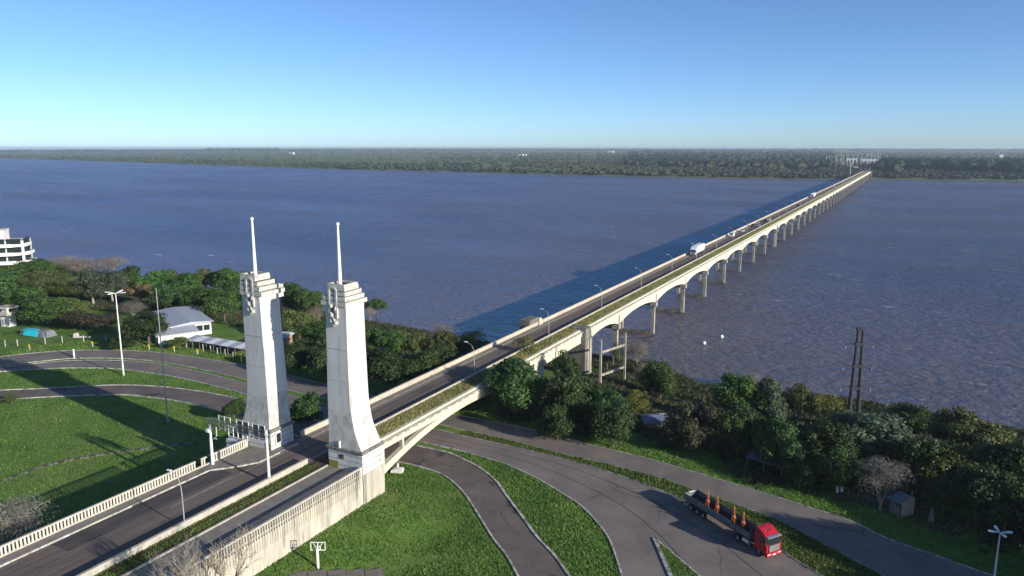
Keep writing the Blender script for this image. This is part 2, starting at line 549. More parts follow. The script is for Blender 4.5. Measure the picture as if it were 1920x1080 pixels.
# ------------------------------------------------------------------ the setting: water, land, roads
wb = MB()
wb.add([(-15500, 40, 0), (14500, 40, 0), (14500, 9000, 0), (-15500, 9000, 0)], [(0, 1, 2, 3)])
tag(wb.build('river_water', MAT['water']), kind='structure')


def axis(segs):
    out = []
    for a, b, st in segs:
        out += list(np.arange(a, b, st))
    return np.array(out + [segs[-1][1]], float)


def grid_mesh(name, xs, ys, zf, yf=None):
    X, Y = np.meshgrid(xs, ys, indexing='ij')
    if yf is not None:
        Y = yf(X, Y)
    Z = zf(X, Y)
    nx, ny = X.shape
    v = np.stack([X, Y, Z], -1).reshape(-1, 3)
    i = np.arange(nx * ny).reshape(nx, ny)
    f = np.stack([i[:-1, :-1], i[1:, :-1], i[1:, 1:], i[:-1, 1:]], -1).reshape(-1, 4)
    return fast_mesh(name, v, f)


gx = axis([(-3000, -800, 100), (-800, -320, 16), (-320, 140, 3), (140, 600, 20), (600, 3000, 200)])
gy = np.arange(-70, 76, 1.0)


def near_y(X, t):
    # rows follow the shoreline: the last rows are the beach
    s = np.interp(X, NSX, NSY)
    u = (t + 70) / 145.0
    return -60 + u * (s + 40 + 60)


def near_z(X, Y):
    z = ground(X, Y)
    n = 0.05 * np.sin(X * 0.41 + Y * 0.23) * np.sin(Y * 0.37 - X * 0.11)
    d = np.interp(X, NSX, NSY) - Y
    return z + n * 1.0 * (d < 60) - 0.02


tag(put('ground', grid_mesh('ground', gx, gy, near_z, near_y), MAT['grass']), kind='structure')

FSX = [-20000, -4547, -3746, -2624, -1855, -1310, -1043, -776, -457, -292, -136, -72, 37, 169, 600, 3000, 15000]
FSY = [6500, 2421, 2240, 1987, 1753, 1658, 1646, 1570, 1561, 1556, 1600, 1644, 1647, 1691, 1750, 2000, 3000]
TT = np.array([-25, 0, 8, 40, 120, 300, 700, 1500, 3000, 6000, 10000, 14500], float)
TZ = np.array([-3, 0.1, 1.6, 4.5, 6.5, 8, 9, 12, 16, 20, 26, 34], float)


def far_ground(x, y):
    return np.interp(y - np.interp(x, FSX, FSY), TT, TZ)


fx = axis([(-15000, -5000, 500), (-5000, 800, 60), (800, 14000, 400)])
tag(put('far_land', grid_mesh('far_land', fx, TT, lambda X, Y: far_ground(X, Y) + 0.4 * np.sin(X * 0.013), lambda X, t: np.interp(X, FSX, FSY) + t), MAT['farfield']), kind='structure')


def spline(pts, n=8):
    P = [np.array(p, float) for p in pts]
    P = [2 * P[0] - P[1]] + P + [2 * P[-1] - P[-2]]
    out = []
    for i in range(1, len(P) - 2):
        for k in range(n):
            t = k / n
            a, b, c, d = P[i - 1:i + 3]
            out.append(0.5 * ((2 * b) + (-a + c) * t + (2 * a - 5 * b + 4 * c - d) * t * t + (-a + 3 * b - 3 * c + d) * t ** 3))
    out.append(P[-2])
    return np.array(out)


def px_line(pts, z=PZ + 0.03):
    return spline([W(x, y, z)[:2] for x, y in pts], 6)


def resample(L, n):
    d = np.r_[0, np.cumsum(np.linalg.norm(np.diff(L, axis=0), axis=1))]
    t = np.linspace(0, d[-1], n)
    return np.stack([np.interp(t, d, L[:, k]) for k in range(L.shape[1])], -1)


def ribbon(name, A, B, z, mat, n=160):
    a, b = resample(A, n), resample(B, n)
    v = [(p[0], p[1], z) for p in a] + [(p[0], p[1], z) for p in b]
    f = [(i, n + i, n + i + 1, i + 1) for i in range(n - 1)]
    me = fast_mesh(name, v, f)
    o = put(name, me, mat)
    # normals upwards
    if me.polygons[0].normal.z < 0:
        me.flip_normals()
    return o


def kerb(name, L, w, h, mat, z0=PZ - 0.05):
    n = max(8, int(np.linalg.norm(np.diff(L, axis=0), axis=1).sum() / 1.2))
    L = resample(L, n)
    t = np.gradient(L, axis=0)
    t /= np.linalg.norm(t, axis=1)[:, None]
    nn = np.stack([-t[:, 1], t[:, 0]], -1) * w / 2
    rings = []
    for i in range(n):
        a, b = L[i] - nn[i], L[i] + nn[i]
        rings.append([(a[0], a[1], z0), (b[0], b[1], z0), (b[0], b[1], PZ + h), (a[0], a[1], PZ + h)])
    return MB().loft(rings).build(name, mat)


E1F = [(-60, 677), (0, 669), (32, 665), (75, 661), (137, 657), (225, 657), (300, 661), (375, 671), (462, 686), (540, 703), (611, 721), (730, 749), (840, 775), (895, 785), (970, 800), (1045, 817), (1112, 835), (1200, 856), (1275, 877), (1375, 907), (1450, 930), (1590, 975), (1665, 1010), (1765, 1045), (1840, 1072), (1960, 1112)]
E1N = [(-60, 694), (0, 685), (62, 679), (137, 672), (225, 672), (287, 677), (350, 687), (412, 700), (462, 712), (540, 731), (605, 747), (700, 769), (800, 791), (900, 813), (980, 832), (1045, 849), (1120, 866), (1195, 885), (1245, 898), (1300, 918), (1375, 945), (1450, 972), (1525, 1010), (1600, 1050), (1652, 1078), (1760, 1135)]
E2F = [(-60, 698), (0, 689), (62, 682), (137, 676), (225, 676), (287, 681), (350, 692), (412, 706), (462, 719), (540, 740), (605, 757), (700, 778), (790, 798), (865, 816), (945, 834), (1020, 851), (1082, 867), (1157, 890), (1232, 917), (1270, 932), (1340, 965), (1400, 997), (1457, 1027), (1500, 1055), (1545, 1082), (1620, 1130)]
E2N = [(-60, 705), (0, 697), (100, 691), (162, 690), (225, 692), (300, 702), (375, 717), (462, 740), (530, 760), (600, 781), (700, 806), (760, 821), (822, 836), (865, 846), (937, 867), (975, 882), (1015, 902), (1052, 924), (1090, 949), (1120, 980), (1140, 1007), (1152, 1035), (1166, 1080), (1176, 1130)]
E3F = [(-60, 740), (0, 732), (75, 729), (150, 725), (225, 722), (300, 725), (375, 734), (437, 746), (520, 768), (600, 791), (700, 817), (768, 833), (837, 848), (865, 860), (895, 875), (927, 899), (950, 930), (980, 970), (1007, 1007), (1040, 1042), (1067, 1080), (1100, 1130)]
E3N = [(-60, 756), (0, 750), (75, 745), (150, 742), (225, 740), (275, 744), (350, 755), (425, 775), (500, 799), (600, 831), (700, 856), (770, 871), (820, 886), (847, 902), (872, 927), (895, 962), (925, 1010), (950, 1042), (971, 1080), (1000, 1130)]
L1F, L1N, L2F, L2N, L3F, L3N = [px_line(e) for e in (E1F, E1N, E2F, E2N, E3F, E3N)]
tag(ribbon('underpass_road', L1F, L1N, PZ + 0.030, MAT['road']), kind='structure')
tag(ribbon('service_road', L2F, L2N, PZ + 0.034, MAT['road']), kind='structure')
tag(ribbon('ramp_road', L3F, L3N, PZ + 0.038, MAT['ramp']), kind='structure')
for nm, L, w, h in (('kerb', L1F, 0.16, 0.10), ('kerb', L1N, 0.14, 0.12), ('kerb', L2F, 0.14, 0.12), ('kerb', L2N, 0.24, 0.15), ('kerb', L3F, 0.34, 0.17), ('kerb', L3N, 0.26, 0.15)):
    tag(kerb(nm, L, w, h, MAT['kerb']), kind='structure')
# seams in the concrete of the service road
for k, (u0, u1, off) in enumerate(((0.56, 0.97, 0.36), (0.60, 0.99, 0.70))):
    n = 160
    a, b = resample(L2F, n), resample(L2N, n)
    i0, i1 = int(u0 * n), int(u1 * n)
    c = a[i0:i1] * off + b[i0:i1] * (1 - off)
    t = np.gradient(c, axis=0)
    t /= np.linalg.norm(t, axis=1)[:, None]
    nn = np.stack([-t[:, 1], t[:, 0]], -1) * 0.06
    tag(ribbon('road_seam', c - nn, c + nn, PZ + 0.042, MAT['chassis'], 60), kind='structure')
# the pointed traffic island beside the lorry
isl = [W(x, y, PZ)[:2] for x, y in ((1227, 1010), (1258, 1082), (1290, 1150), (1390, 1150), (1310, 1080))]
ib = MB().prism([tuple(p) for p in isl], PZ, PZ + 0.13, 'z')
tag(ib.build('traffic_island', MAT['grass']), kind='structure')
tag(kerb('kerb', np.array([isl[2], isl[1], isl[0]]), 0.5, 0.19, MAT['kerb']), kind='structure')
tag(kerb('kerb', np.array([isl[0], isl[4], isl[3]]), 0.24, 0.19, MAT['kerb']), kind='structure')

# cracked stone strip across the left lawn, one slab after the other
PL = px_line([(-40, 912), (7, 900), (87, 872), (175, 854), (250, 844), (330, 834), (370, 828)])
PLr = resample(PL, 44)
path = thing('stone_path', 'narrow cracked stone strip running across the left lawn', 'path', (PLr[0][0], PLr[0][1], PZ))
del path['label'], path['category']
path['kind'] = 'structure'
for i in range(43):
    a, b = PLr[i], PLr[i + 1]
    d = (b - a) / np.linalg.norm(b - a)
    nn = np.array([-d[1], d[0]]) * R.uniform(0.30, 0.52)
    sft = np.array([-d[1], d[0]]) * R.uniform(-0.12, 0.12)
    q = [a + d * 0.06 - nn + sft, b - d * 0.06 - nn + sft, b - d * 0.06 + nn + sft, a + d * 0.06 + nn + sft]
    o0 = PLr[0]
    MB().prism([tuple(p - o0) for p in q], -0.05, R.uniform(0.04, 0.09), 'z').build('stone_slab', MAT['walk'] if i % 3 else MAT['soil'], path)

# bare soil round the huts on the right bank
mud = [G(x, y)[:2] for x, y in ((1560, 935), (1640, 952), (1700, 975), (1790, 1010), (1830, 990), (1760, 950), (1690, 925), (1600, 910))]
ms = MB()
mv = [(p[0], p[1], PZ + 0.025) for p in mud]
ms.add(mv, [tuple(range(len(mv)))])
o = ms.build('bare_soil', MAT['soil'])
if o.data.polygons[0].normal.z < 0:
    o.data.flip_normals()
tag(o, kind='structure')

# ------------------------------------------------------------------ the bridge
DZ = 15.0
XL, XR = -85.25, -72.25            # parapet line, outer girder face
PIER_Y = [203.5, 239.7, 277.0, 311.5, 348.0, 384.5, 421.0, 457.0, 492.0, 496.2]
y = 532.5
while y < 1625:
    PIER_Y.append(y)
    y += 36.0
BR = thing('bridge', 'long cream concrete bridge with arched girders crossing the brown river', 'bridge', (0, 0, 0))
YE = 1640.0


def strip(name, x0, x1, y0, y1, z0, z1, mat, parent=BR):
    return MB().box(x0, x1, y0, y1, z0, z1).build(name, mat, parent)


strip('deck_slab', XL + 0.05, XR - 0.3, 84.9, YE, DZ - 0.75, DZ - 0.05, MAT['barrier'])
strip('sidewalk', XL + 0.2, -83.65, 85.0, YE, DZ - 0.04, DZ + 0.13, MAT['walk'])
tag(strip('road_surface', -83.65, -77.05, 84.0, YE, DZ - 0.04, DZ + 0.004, MAT['asphalt']), 'worn brown-grey carriageway of the bridge')
strip('edge_line', -83.25, -83.10, 60, 900, DZ + 0.006, DZ + 0.012, MAT['line'])
strip('edge_line', -77.95, -77.80, 20, 900, DZ + 0.006, DZ + 0.012, MAT['line'])
# left parapet and middle barrier in 18 m lengths
yy = 86.5
pm = MB().box(-0.14, 0.14, 0.02, 17.98, 0, 0.95).mesh('parapet_panel')
cm = MB().box(-0.2, 0.2, 0, 18, 0.95, 1.05).mesh('parapet_coping')
while yy < YE - 17:
    a = put('parapet_panel', pm, MAT['parapet'], BR, (XL, yy, DZ))
    put('parapet_coping', cm, MAT['barrier'], a)
    yy += 18.0
yy = 86.0
bm_ = MB().box(-0.15, 0.15, 0.02, 17.98, 0, 0.8).mesh('barrier_panel')
while yy < YE - 17:
    put('barrier_panel', bm_, MAT['barrier'], BR, (-76.88, yy, DZ - 0.02))
    yy += 18.0
# outer edge of the railway strip: kerb, cornice, painted shadow dashes
strip('edge_kerb', -73.25, -72.55, 84.9, YE, DZ - 0.3, DZ + 0.34, MAT['fascia'])
strip('cornice', -72.55, -71.75, 84.9, YE, DZ - 0.28, DZ - 0.02, MAT['fascia'])
strip('edge_beam', -72.55, -72.1, 84.9, YE, DZ - 1.35, DZ - 0.28, MAT['fascia'])
strip('edge_beam', XL - 0.1, XL + 0.35, 84.9, YE, DZ - 1.35, DZ - 0.05, MAT['fascia'])
cb = MB().box(0.0, 0.012, -0.75, 0.75, -0.20, -0.04).mesh('shadow_dash')  # thin dark boxes painting a row of shadow gaps on the cornice
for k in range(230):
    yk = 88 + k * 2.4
    put('shadow_dash', cb, MAT['ledge'], BR, (-71.75, yk, DZ - 0.03))
strip('track_bed', -76.73, -73.25, 84.9, YE, DZ - 0.05, DZ + 0.03, MAT['soil'])
for x in (-75.75, -74.15):
    strip('rail', x - 0.05, x + 0.05, 20, YE, DZ + 0.031, DZ + 0.17, MAT['rail'])


def arch_poly(L, zt, zmid, drop, e=2.2, n=20, flat=0.0):
    pts = [(0.0, zt), (0.0, zmid - drop)]
    for i in range(n + 1):
        u = -1 + 2 * i / n
        pts.append(((u + 1) / 2 * L, zmid - drop * abs(u) ** e))
    pts.append((L, zmid - drop))
    pts.append((L, zt))
    out = [pts[0]]
    for p in pts[1:]:
        if abs(p[0] - out[-1][0]) + abs(p[1] - out[-1][1]) > 1e-6:
            out.append(p)
    return out


gcache = {}


def girder(y0, y1):
    L = round(y1 - y0, 2)
    if L not in gcache:
        poly = arch_poly(L, DZ - 1.35, DZ - 2.3, 1.75)
        gcache[L] = (MB().prism(poly, -73.0, -72.25, 'x').mesh('arch_girder'), MB().prism(poly, -85.1, -84.4, 'x').mesh('arch_girder'), MB().prism(poly, -79.0, -78.4, 'x').mesh('inner_girder'))
    a, b, c = gcache[L]
    put('arch_girder', a, MAT['fascia'], BR, (0, y0, 0))
    put('arch_girder', b, MAT['fascia'], BR, (0, y0, 0))
    put('inner_girder', c, MAT['pier'], BR, (0, y0, 0))


# prism along x expects poly in (y, z)
prev = 179.0
for yp in PIER_Y:
    if yp - prev > 10:
        girder(prev + 0.45, yp - 0.45)
    prev = yp
girder(prev + 0.45, YE)
col_r = MB().rect_loft([(-2, -73.8, -72.5, -0.62, 0.62), (9.2, -73.65, -72.55, -0.50, 0.50)]).mesh('column')
col_l = MB().rect_loft([(-2, -84.9, -83.6, -0.6, 0.6), (9.2, -84.8, -83.7, -0.48, 0.48)]).mesh('column')
cap = MB().rect_loft([(9.2, -74.0, -72.4, -0.7, 0.7), (9.5, -74.15, -71.95, -0.85, 0.85), (10.9, -74.15, -71.95, -0.85, 0.85)]).mesh('pier_cap')
capl = MB().rect_loft([(9.2, -85.1, -83.5, -0.7, 0.7), (9.5, -85.5, -83.3, -0.85, 0.85), (10.9, -85.5, -83.3, -0.85, 0.85)]).mesh('pier_cap')
foot = MB().box(-83.5, -73.95, -0.55, 0.55, -1, 0.75).mesh('footing_beam')
cross = MB().box(-83.5, -73.9, -0.45, 0.45, 9.4, 10.8).mesh('cross_beam')
for k, yp in enumerate(PIER_Y):
    c = put('pier', col_r, MAT['pier'], BR, (0, yp, 0))
    put('column', col_l, MAT['pier'], c)
    put('pier_cap', cap, MAT['pier'], c)
    put('pier_cap', capl, MAT['pier'], c)
    if yp not in (492.0,):
        put('footing_beam', foot, MAT['oldpier'], c)
    put('cross_beam', cross, MAT['pier'], c)
# the big stained bank pier with its twin on the far side
bp = MB().rect_loft([(-1, -75.6, -71.0, 174.6, 178.9), (12.6, -75.6, -71.0, 174.6, 178.9)]).build('bank_pier', MAT['oldpier'], BR)
MB().rect_loft([(12.6, -75.9, -70.8, 174.4, 179.1), (13.0, -75.9, -70.8, 174.4, 179.1), (13.05, -75.5, -71.0, 174.7, 178.8), (15.7, -75.3, -71.1, 174.9, 178.6)]).build('pier_top', MAT['oldpier'], bp)
MB().box(-71.0, -70.86, 176.0, 178.85, -1, 12.55).build('pale_face', MAT['pier'], bp)
bp2 = MB().rect_loft([(-1, -88.6, -85.5, 171.0, 177.0), (17.1, -88.4, -85.5, 171.2, 176.8)]).build('bank_pier', MAT['oldpier'], BR)
MB().rect_loft([(15.0, -85.5, -84.6, 175.4, 177.4), (16.9, -85.5, -84.8, 175.6, 177.2)]).build('end_post', MAT['parapet'], BR)
# bank side span and the white wall pier
wp = MB().rect_loft([(4, -73.4, -72.3, 147.3, 152.3), (13.65, -73.4, -72.3, 147.3, 152.3)]).build('wall_pier', MAT['fascia'], BR)
MB().box(-84.9, -84.0, 147.3, 152.3, 4, 13.65).build('wall_pier', MAT['pier'], BR)
MB().box(-84.0, -73.4, 148.6, 151.2, 5, 13.6).build('pier_diaphragm', MAT['pier'], BR)
MB().prism([(0, 13.65), (0, 11.9), (22.3, 11.9), (22.3, 13.65)], -73.0, -72.25, 'x').build('side_girder', MAT['fascia'], BR, (0, 152.3, 0))
MB().prism([(0, 13.65), (0, 11.9), (19.0, 11.9), (19.0, 13.65)], -85.1, -84.4, 'x').build('side_girder', MAT['pier'], BR, (0, 152.3, 0))
# the open-spandrel arch over the underpass: from the towers to the wall pier


def arch_z(y):
    # underside of the rib between Y=85 and Y=147
    u = (y - 117.0) / 31.5
    return 13.0 - 5.6 * abs(u) ** 2.0


for x0, x1, mt in ((-73.0, -72.15, 'fascia'), (-85.3, -84.4, 'fascia')):
    n = 34
    ysr = np.linspace(84.9, 147.3, n)
    rings = []
    for yq in ysr:
        zb = arch_z(yq)
        th = 0.95 + 0.5 * abs((yq - 117) / 31.5)
        zt = min(zb + th, 13.64)
        rings.append([(x0, yq, zb), (x1, yq, zb), (x1, yq, zt), (x0, yq, zt)])
    rib = MB().loft(rings).build('arch_rib', MAT[mt], BR)
    for yq in (86.6, 91.6, 97.0, 137.4, 142.6):
        MB().box(x0 + 0.12, x1 - 0.12, yq - 0.22, yq + 0.22, arch_z(yq) + 0.9, 13.66).build('spandrel_post', MAT[mt], rib)
for yq in (91.6, 97.0, 103, 110, 117, 124, 131, 137.4):
    MB().box(-84.4, -73.0, yq - 0.2, yq + 0.2, 13.3, 14.24).build('deck_beam', MAT['pier'], BR)
# far abutment
MB().box(-86.5, -71.5, YE + 0.01, YE + 60, -1, DZ - 0.1).build('far_abutment', MAT['soil'], BR)
strip('far_road', -85, -73, YE + 0.02, YE + 60, DZ - 0.09, DZ + 0.02, MAT['asphalt'])

# ------------------------------------------------------------------ approach embankment in front of the towers
AP = thing('bridge_approach', 'raised concrete approach with road, railway strip and walkways before the towers', 'embankment', (0, 0, 0))
Y0 = -25.0
YT = 79.95
strip('retaining_wall', -67.45, -67.05, Y0, YT - 0.3, 6, DZ - 0.35, MAT['wallc'], AP)
strip('fill', -89.6, -67.45, Y0, 84.0, 6, DZ - 0.09, MAT['soil'], AP)
strip('retaining_wall', -90.2, -89.6, Y0, YT - 0.3, 6, DZ - 0.2, MAT['wallc'], AP)
strip('walkway', -73.55, -67.05, Y0, YT, DZ - 0.08, DZ + 0.05, MAT['walk'], AP)
strip('track_kerb', -73.85, -73.55, Y0, YT, DZ - 0.08, DZ + 0.22, MAT['barrier'], AP)
strip('track_bed', -76.73, -73.85, Y0, 84.9, DZ - 0.08, DZ + 0.03, MAT['soil'], AP)
tag(strip('road_surface', -88.0, -77.05, Y0, 84.0, DZ - 0.08, DZ + 0.003, MAT['asphalt'], AP), 'dark patched carriageway before the towers')
strip('asphalt_patch', -87.75, -84.3, 47, 71.5, DZ + 0.0035, DZ + 0.008, MAT['chassis_road'], AP)
lw = MB()
lw.box(-77.05, -76.73, Y0, YT - 0.9, DZ - 0.08, DZ + 0.82).build('low_wall', MAT['barrier'], AP)
MB().box(-77.1, -76.68, Y0, YT - 0.9, DZ + 0.82, DZ + 0.90).build('wall_coping', MAT['wallc'], AP)
# left walkway widens in front of the tower
sw = MB().prism([(-90.0, Y0), (-88.0, Y0), (-88.0, 70.5), (-85.6, 73.0), (-83.7, 76.0), (-83.7, 84.5), (-90.0, 84.5)], DZ - 0.08, DZ + 0.15, 'z')
sw.build('walkway', MAT['walk'], AP)
# painted kerb along that walkway, one stone after the other
kl = resample(np.array([(-87.95, Y0), (-87.95, 70.5), (-85.55, 73.0), (-83.62, 76.0), (-83.62, 84.4)], float), 80)
for i in range(79):
    a, b = kl[i], kl[i + 1]
    if R.random() < 0.08:
        continue
    d = (b - a) / np.linalg.norm(b - a)
    n2 = np.array([-d[1], d[0]]) * 0.13
    q = [a + d * .02 + n2, a + d * .02 - n2, b - d * .02 - n2, b - d * .02 + n2]
    MB().prism([tuple(p) for p in q], DZ - 0.02, DZ + 0.19 + R.uniform(-.015, .015), 'z').build('kerb_stone', MAT['kerb'] if R.random() < 0.7 and a[1] < 74 else MAT['barrier'], AP)

# balustrades: rails and single balusters
bal = MB().box(-0.07, 0.07, -0.115, 0.115, 0.0, 1.0).mesh('baluster')
LB = thing('balustrade', 'cream concrete balustrade of upright slats along the left walkway beside the lawn', 'balustrade', (-89.85, 0, DZ + 0.15))
MB().box(-0.17, 0.17, Y0, 79.4, 0, 0.14).build('bottom_rail', MAT['baluster'], LB)
MB().box(-0.17, 0.17, Y0, 69.6, 1.14, 1.3).build('top_rail', MAT['baluster'], LB)
MB().box(-0.17, 0.17, 70.6, 71.6, 1.14, 1.3).build('top_rail', MAT['baluster'], LB)
MB().box(-0.17, 0.17, 72.1, 79.4, 1.14, 1.3).build('top_rail', MAT['baluster'], LB)
k = 0
yy = 36.0
while yy < 79.2:
    if not (69.6 < yy < 70.6 or 71.6 < yy < 72.1):
        put('baluster', bal, MAT['baluster'], LB, (0, yy, 0.14))
    yy += 0.44
RB = thing('balustrade', 'cream concrete balustrade of tall fins on the streaked retaining wall below the right tower', 'balustrade', (-67.22, 0, DZ + 0.05))
MB().box(-0.16, 0.16, Y0, YT - 0.5, 0.98, 1.14).build('top_rail', MAT['baluster'], RB)
MB().box(-0.16, 0.14, Y0, YT - 0.5, 0.0, 0.12).build('bottom_rail', MAT['baluster'], RB)
MB().box(-0.16, 0.19, YT - 0.5, YT - 0.1, -4.6, 1.2).build('end_post', MAT['baluster'], RB)
fin = MB().rect_loft([(-2.1, 0.17, 0.20, -0.09, 0.09), (-1.6, 0.10, 0.26, -0.09, 0.09), (0.97, 0.04, 0.26, -0.09, 0.09)]).mesh('baluster_fin')
yy = 30.0
while yy < YT - 0.6:
    put('baluster_fin', fin, MAT['wallc'], RB, (0, yy, 0))
    yy += 0.42

# ------------------------------------------------------------------ the two gate towers
zz = [18.4, 19.66, 21.57, 23.32, 25.3, 28.1, 33.5, 39.8]
xo = [-67.12, -67.75, -68.45, -68.74, -69.0, -69.05, -69.08, -69.06]
xi = [-73.22, -73.2, -73.19, -73.18, -73.15, -73.09, -72.92, -72.75]


def tower(mirror, label):
    T = thing('gate_tower', label, 'tower', (-85.2 - 3 if mirror else -70.2, 82.4, PZ + 2))
    ox, oy, oz = T.location

    def X(x):
        return (-158.6 - x if mirror else x) - ox

    def bx(x0, x1, y0, y1, z0, z1, name, mat, parent=T):
        a, b = sorted((X(x0), X(x1)))
        return MB().box(a, b, y0 - oy, y1 - oy, z0 - oz, z1 - oz).build(name, MAT[mat], parent)

    def lo(levels, name, mat, parent=T):
        lv = []
        for z, x0, x1, y0, y1 in levels:
            a, b = sorted((X(x0), X(x1)))
            lv.append((z - oz, a, b, y0 - oy, y1 - oy))
        return MB().rect_loft(lv).build(name, MAT[mat], parent)
    bx(-73.5, -66.95, 79.95, 84.9, 6.0, 14.85, 'base', 'wallc')
    pl = bx(-73.42, -67.05, 80.0, 84.8, 14.85, 18.0, 'plinth', 'tower')
    for zg in (15.75, 16.6, 17.45):
        bx(-73.44, -67.03, 79.975, 84.82, zg - 0.03, zg + 0.03, 'groove', 'ledge', pl)
    lo([(18.0, -73.6, -66.85, 79.78, 85.0), (18.32, -73.7, -66.75, 79.68, 85.1), (18.46, -73.6, -66.85, 79.78, 85.0)], 'plinth_ledge', 'ledge')
    zs = np.concatenate([np.linspace(18.46, 26, 12), np.linspace(28, 39.8, 7)])
    lev = [(z, np.interp(z, zz, xi), np.interp(z, zz, xo), np.interp(z, [18.4, 22, 40], [80.02, 80.08, 80.15]), np.interp(z, [18.4, 22, 40], [84.7, 84.4, 84.1])) for z in zs]
    lo(lev[:9], 'flared_foot', 'tower_flare')
    lo([lev[8]] + lev[9:], 'shaft', 'tower')
    for zj in (28.6, 33.4):
        a = [np.interp(zj, zz, xi), np.interp(zj, zz, xo)]
        bx(a[0] - 0.006, a[1] + 0.006, 80.08, 84.35 if zj < 30 else 84.25, zj, zj + 0.03, 'joint', 'joint')
    core = bx(-72.6, -69.2, 80.3, 83.9, 39.8, 42.0, 'crown_core', 'ledge')
    for k in range(4):
        z0 = 39.82 + k * 0.75
        x0 = -73.45 + 0.42 * k
        bx(x0, -68.92 - 0.05 * k, 79.92 + 0.03 * k, 84.75 - 0.55 * k, z0, z0 + 0.60, 'crown_tier', 'tier')
    # parapet walls round the recessed top
    z0 = 42.67
    tp = bx(-72.15, -69.15, 80.05, 80.3, z0, z0 + 0.32, 'top_parapet', 'tier')
    for a in ((-72.15, -69.15, 82.8, 83.05), (-72.15, -71.9, 80.3, 82.8), (-69.4, -69.15, 80.3, 82.8)):
        bx(*a, z0, z0 + 0.32, 'top_parapet', 'tier')
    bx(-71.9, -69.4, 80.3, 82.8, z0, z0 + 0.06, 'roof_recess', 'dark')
    # block on the far side and side bracket
    bx(-72.6, -71.2, 84.12, 85.3, 38.9, 40.9, 'rear_block', 'tier')
    # flag mast with ball
    mx = (-70.9 if not mirror else -87.6) - ox
    my = 81.3 - oy
    mast = MB().tube([(mx, my, z0 - oz), (mx, my, 51.2 - oz)], [0.29, 0.15], 8).build('mast', MAT['white'], T)
    MB().ball((mx, my, 51.35 - oz), 0.27, 10, 8).build('mast_ball', MAT['white'], mast)
    # arched emblem frame on the front
    cx = (-71.25 if not mirror else -87.65) - ox
    fy = 80.15 - oy
    w, zt, zb = 0.80, 42.0 - oz, 38.0 - oz
    outer = [(-w, zb)] + [(-w * math.cos(t), zt + w * 0.75 * math.sin(t)) for t in np.linspace(0, math.pi, 9)] + [(w, zb)]
    wi = 0.48
    inner = [(-wi, zb)] + [(-wi * math.cos(t), zt + wi * 0.75 * math.sin(t)) for t in np.linspace(0, math.pi, 9)] + [(wi, zb)]
    em = MB()
    rings = []
    for (a, b), (c, d) in zip(outer, inner):
        rings.append([(cx + a, fy - 0.28, b), (cx + c, fy - 0.28, d), (cx + c, fy + 0.05, d), (cx + a, fy + 0.05, b)])
    fr = em.loft(rings).build('emblem_frame', MAT['tier'], T)
    MB().prism([(cx + a, b) for a, b in inner], fy - 0.12, fy - 0.04, 'y').build('emblem_recess', MAT['ledge'], fr)
    rl = MB()
    rr = random.Random(5)
    for q in range(13):
        zq = zb - 0.9 + q * 0.22
        rl.ball((cx + rr.uniform(-0.5, 0.5), fy - rr.uniform(0.0, 0.25), zq), rr.uniform(0.20, 0.36), 7, 5)
    rl.build('carved_relief', MAT['tower_flare'], fr, smooth_sh=True)
    # openings
    if mirror:
        a = MB().box(X(-73.5) - 0.03, X(-73.5) + 0.10, 80.9 - oy, 82.1 - oy, 15.9 - oz, 17.7 - oz).build('window', MAT['whitewall'], pl)
        MB().box(X(-73.5) + 0.10, X(-73.5) + 0.13, 81.05 - oy, 81.95 - oy, 16.05 - oz, 17.55 - oz).build('pane', MAT['glass'], a)
    bx(-71.3, -70.5, 79.93, 79.99, 16.75, 17.35, 'vent', 'glass', pl)
    lo_x = -73.2 if not mirror else None
    if mirror:
        MB().box(-86.3 - ox, -85.25 - ox, 79.94 - oy, 79.972 - oy, 15.0 - oz, 16.3 - oz).build('painted_patch', MAT['olive'], pl)
    else:
        MB().box(-73.35 - ox, -71.6 - ox, 79.94 - oy, 79.972 - oy, 14.9 - oz, 16.2 - oz).build('painted_patch', MAT['olive'], pl)
        MB().box(-71.2 - ox, -70.95 - ox, 79.72 - oy, 79.95 - oy, 18.46 - oz, 19.5 - oz).build('marker_post', MAT['white'], T)
    return T


tower(False, 'tall white gate tower with flared foot on the right of the road')
tower(True, 'tall white concrete gate tower left of the road, its inner side half in blue shade')

# railings at the foot of the left tower
rl = thing('guard_railing', 'white frame railing at the foot of the left tower', 'railing', (-91.2, 79.2, DZ + 1.2))
for k in range(5):
    MB().bar((-2.4 + k * 1.05, 0, 0), (-2.4 + k * 1.05, 0, 2.0), 0.12).build('post', MAT['whitepole'], rl)
for z in (0.1, 1.95):
    MB().bar((-2.4, 0, z), (1.8, 0, z), 0.1).build('rail', MAT['whitepole'], rl)
bk = MB().box(-93.6, -89.9, 78.6, 79.6, 8, DZ + 1.0).build('parapet_block', MAT['tower'])
tag(bk, 'white masonry block under the frame railing beside the left tower', 'wall')

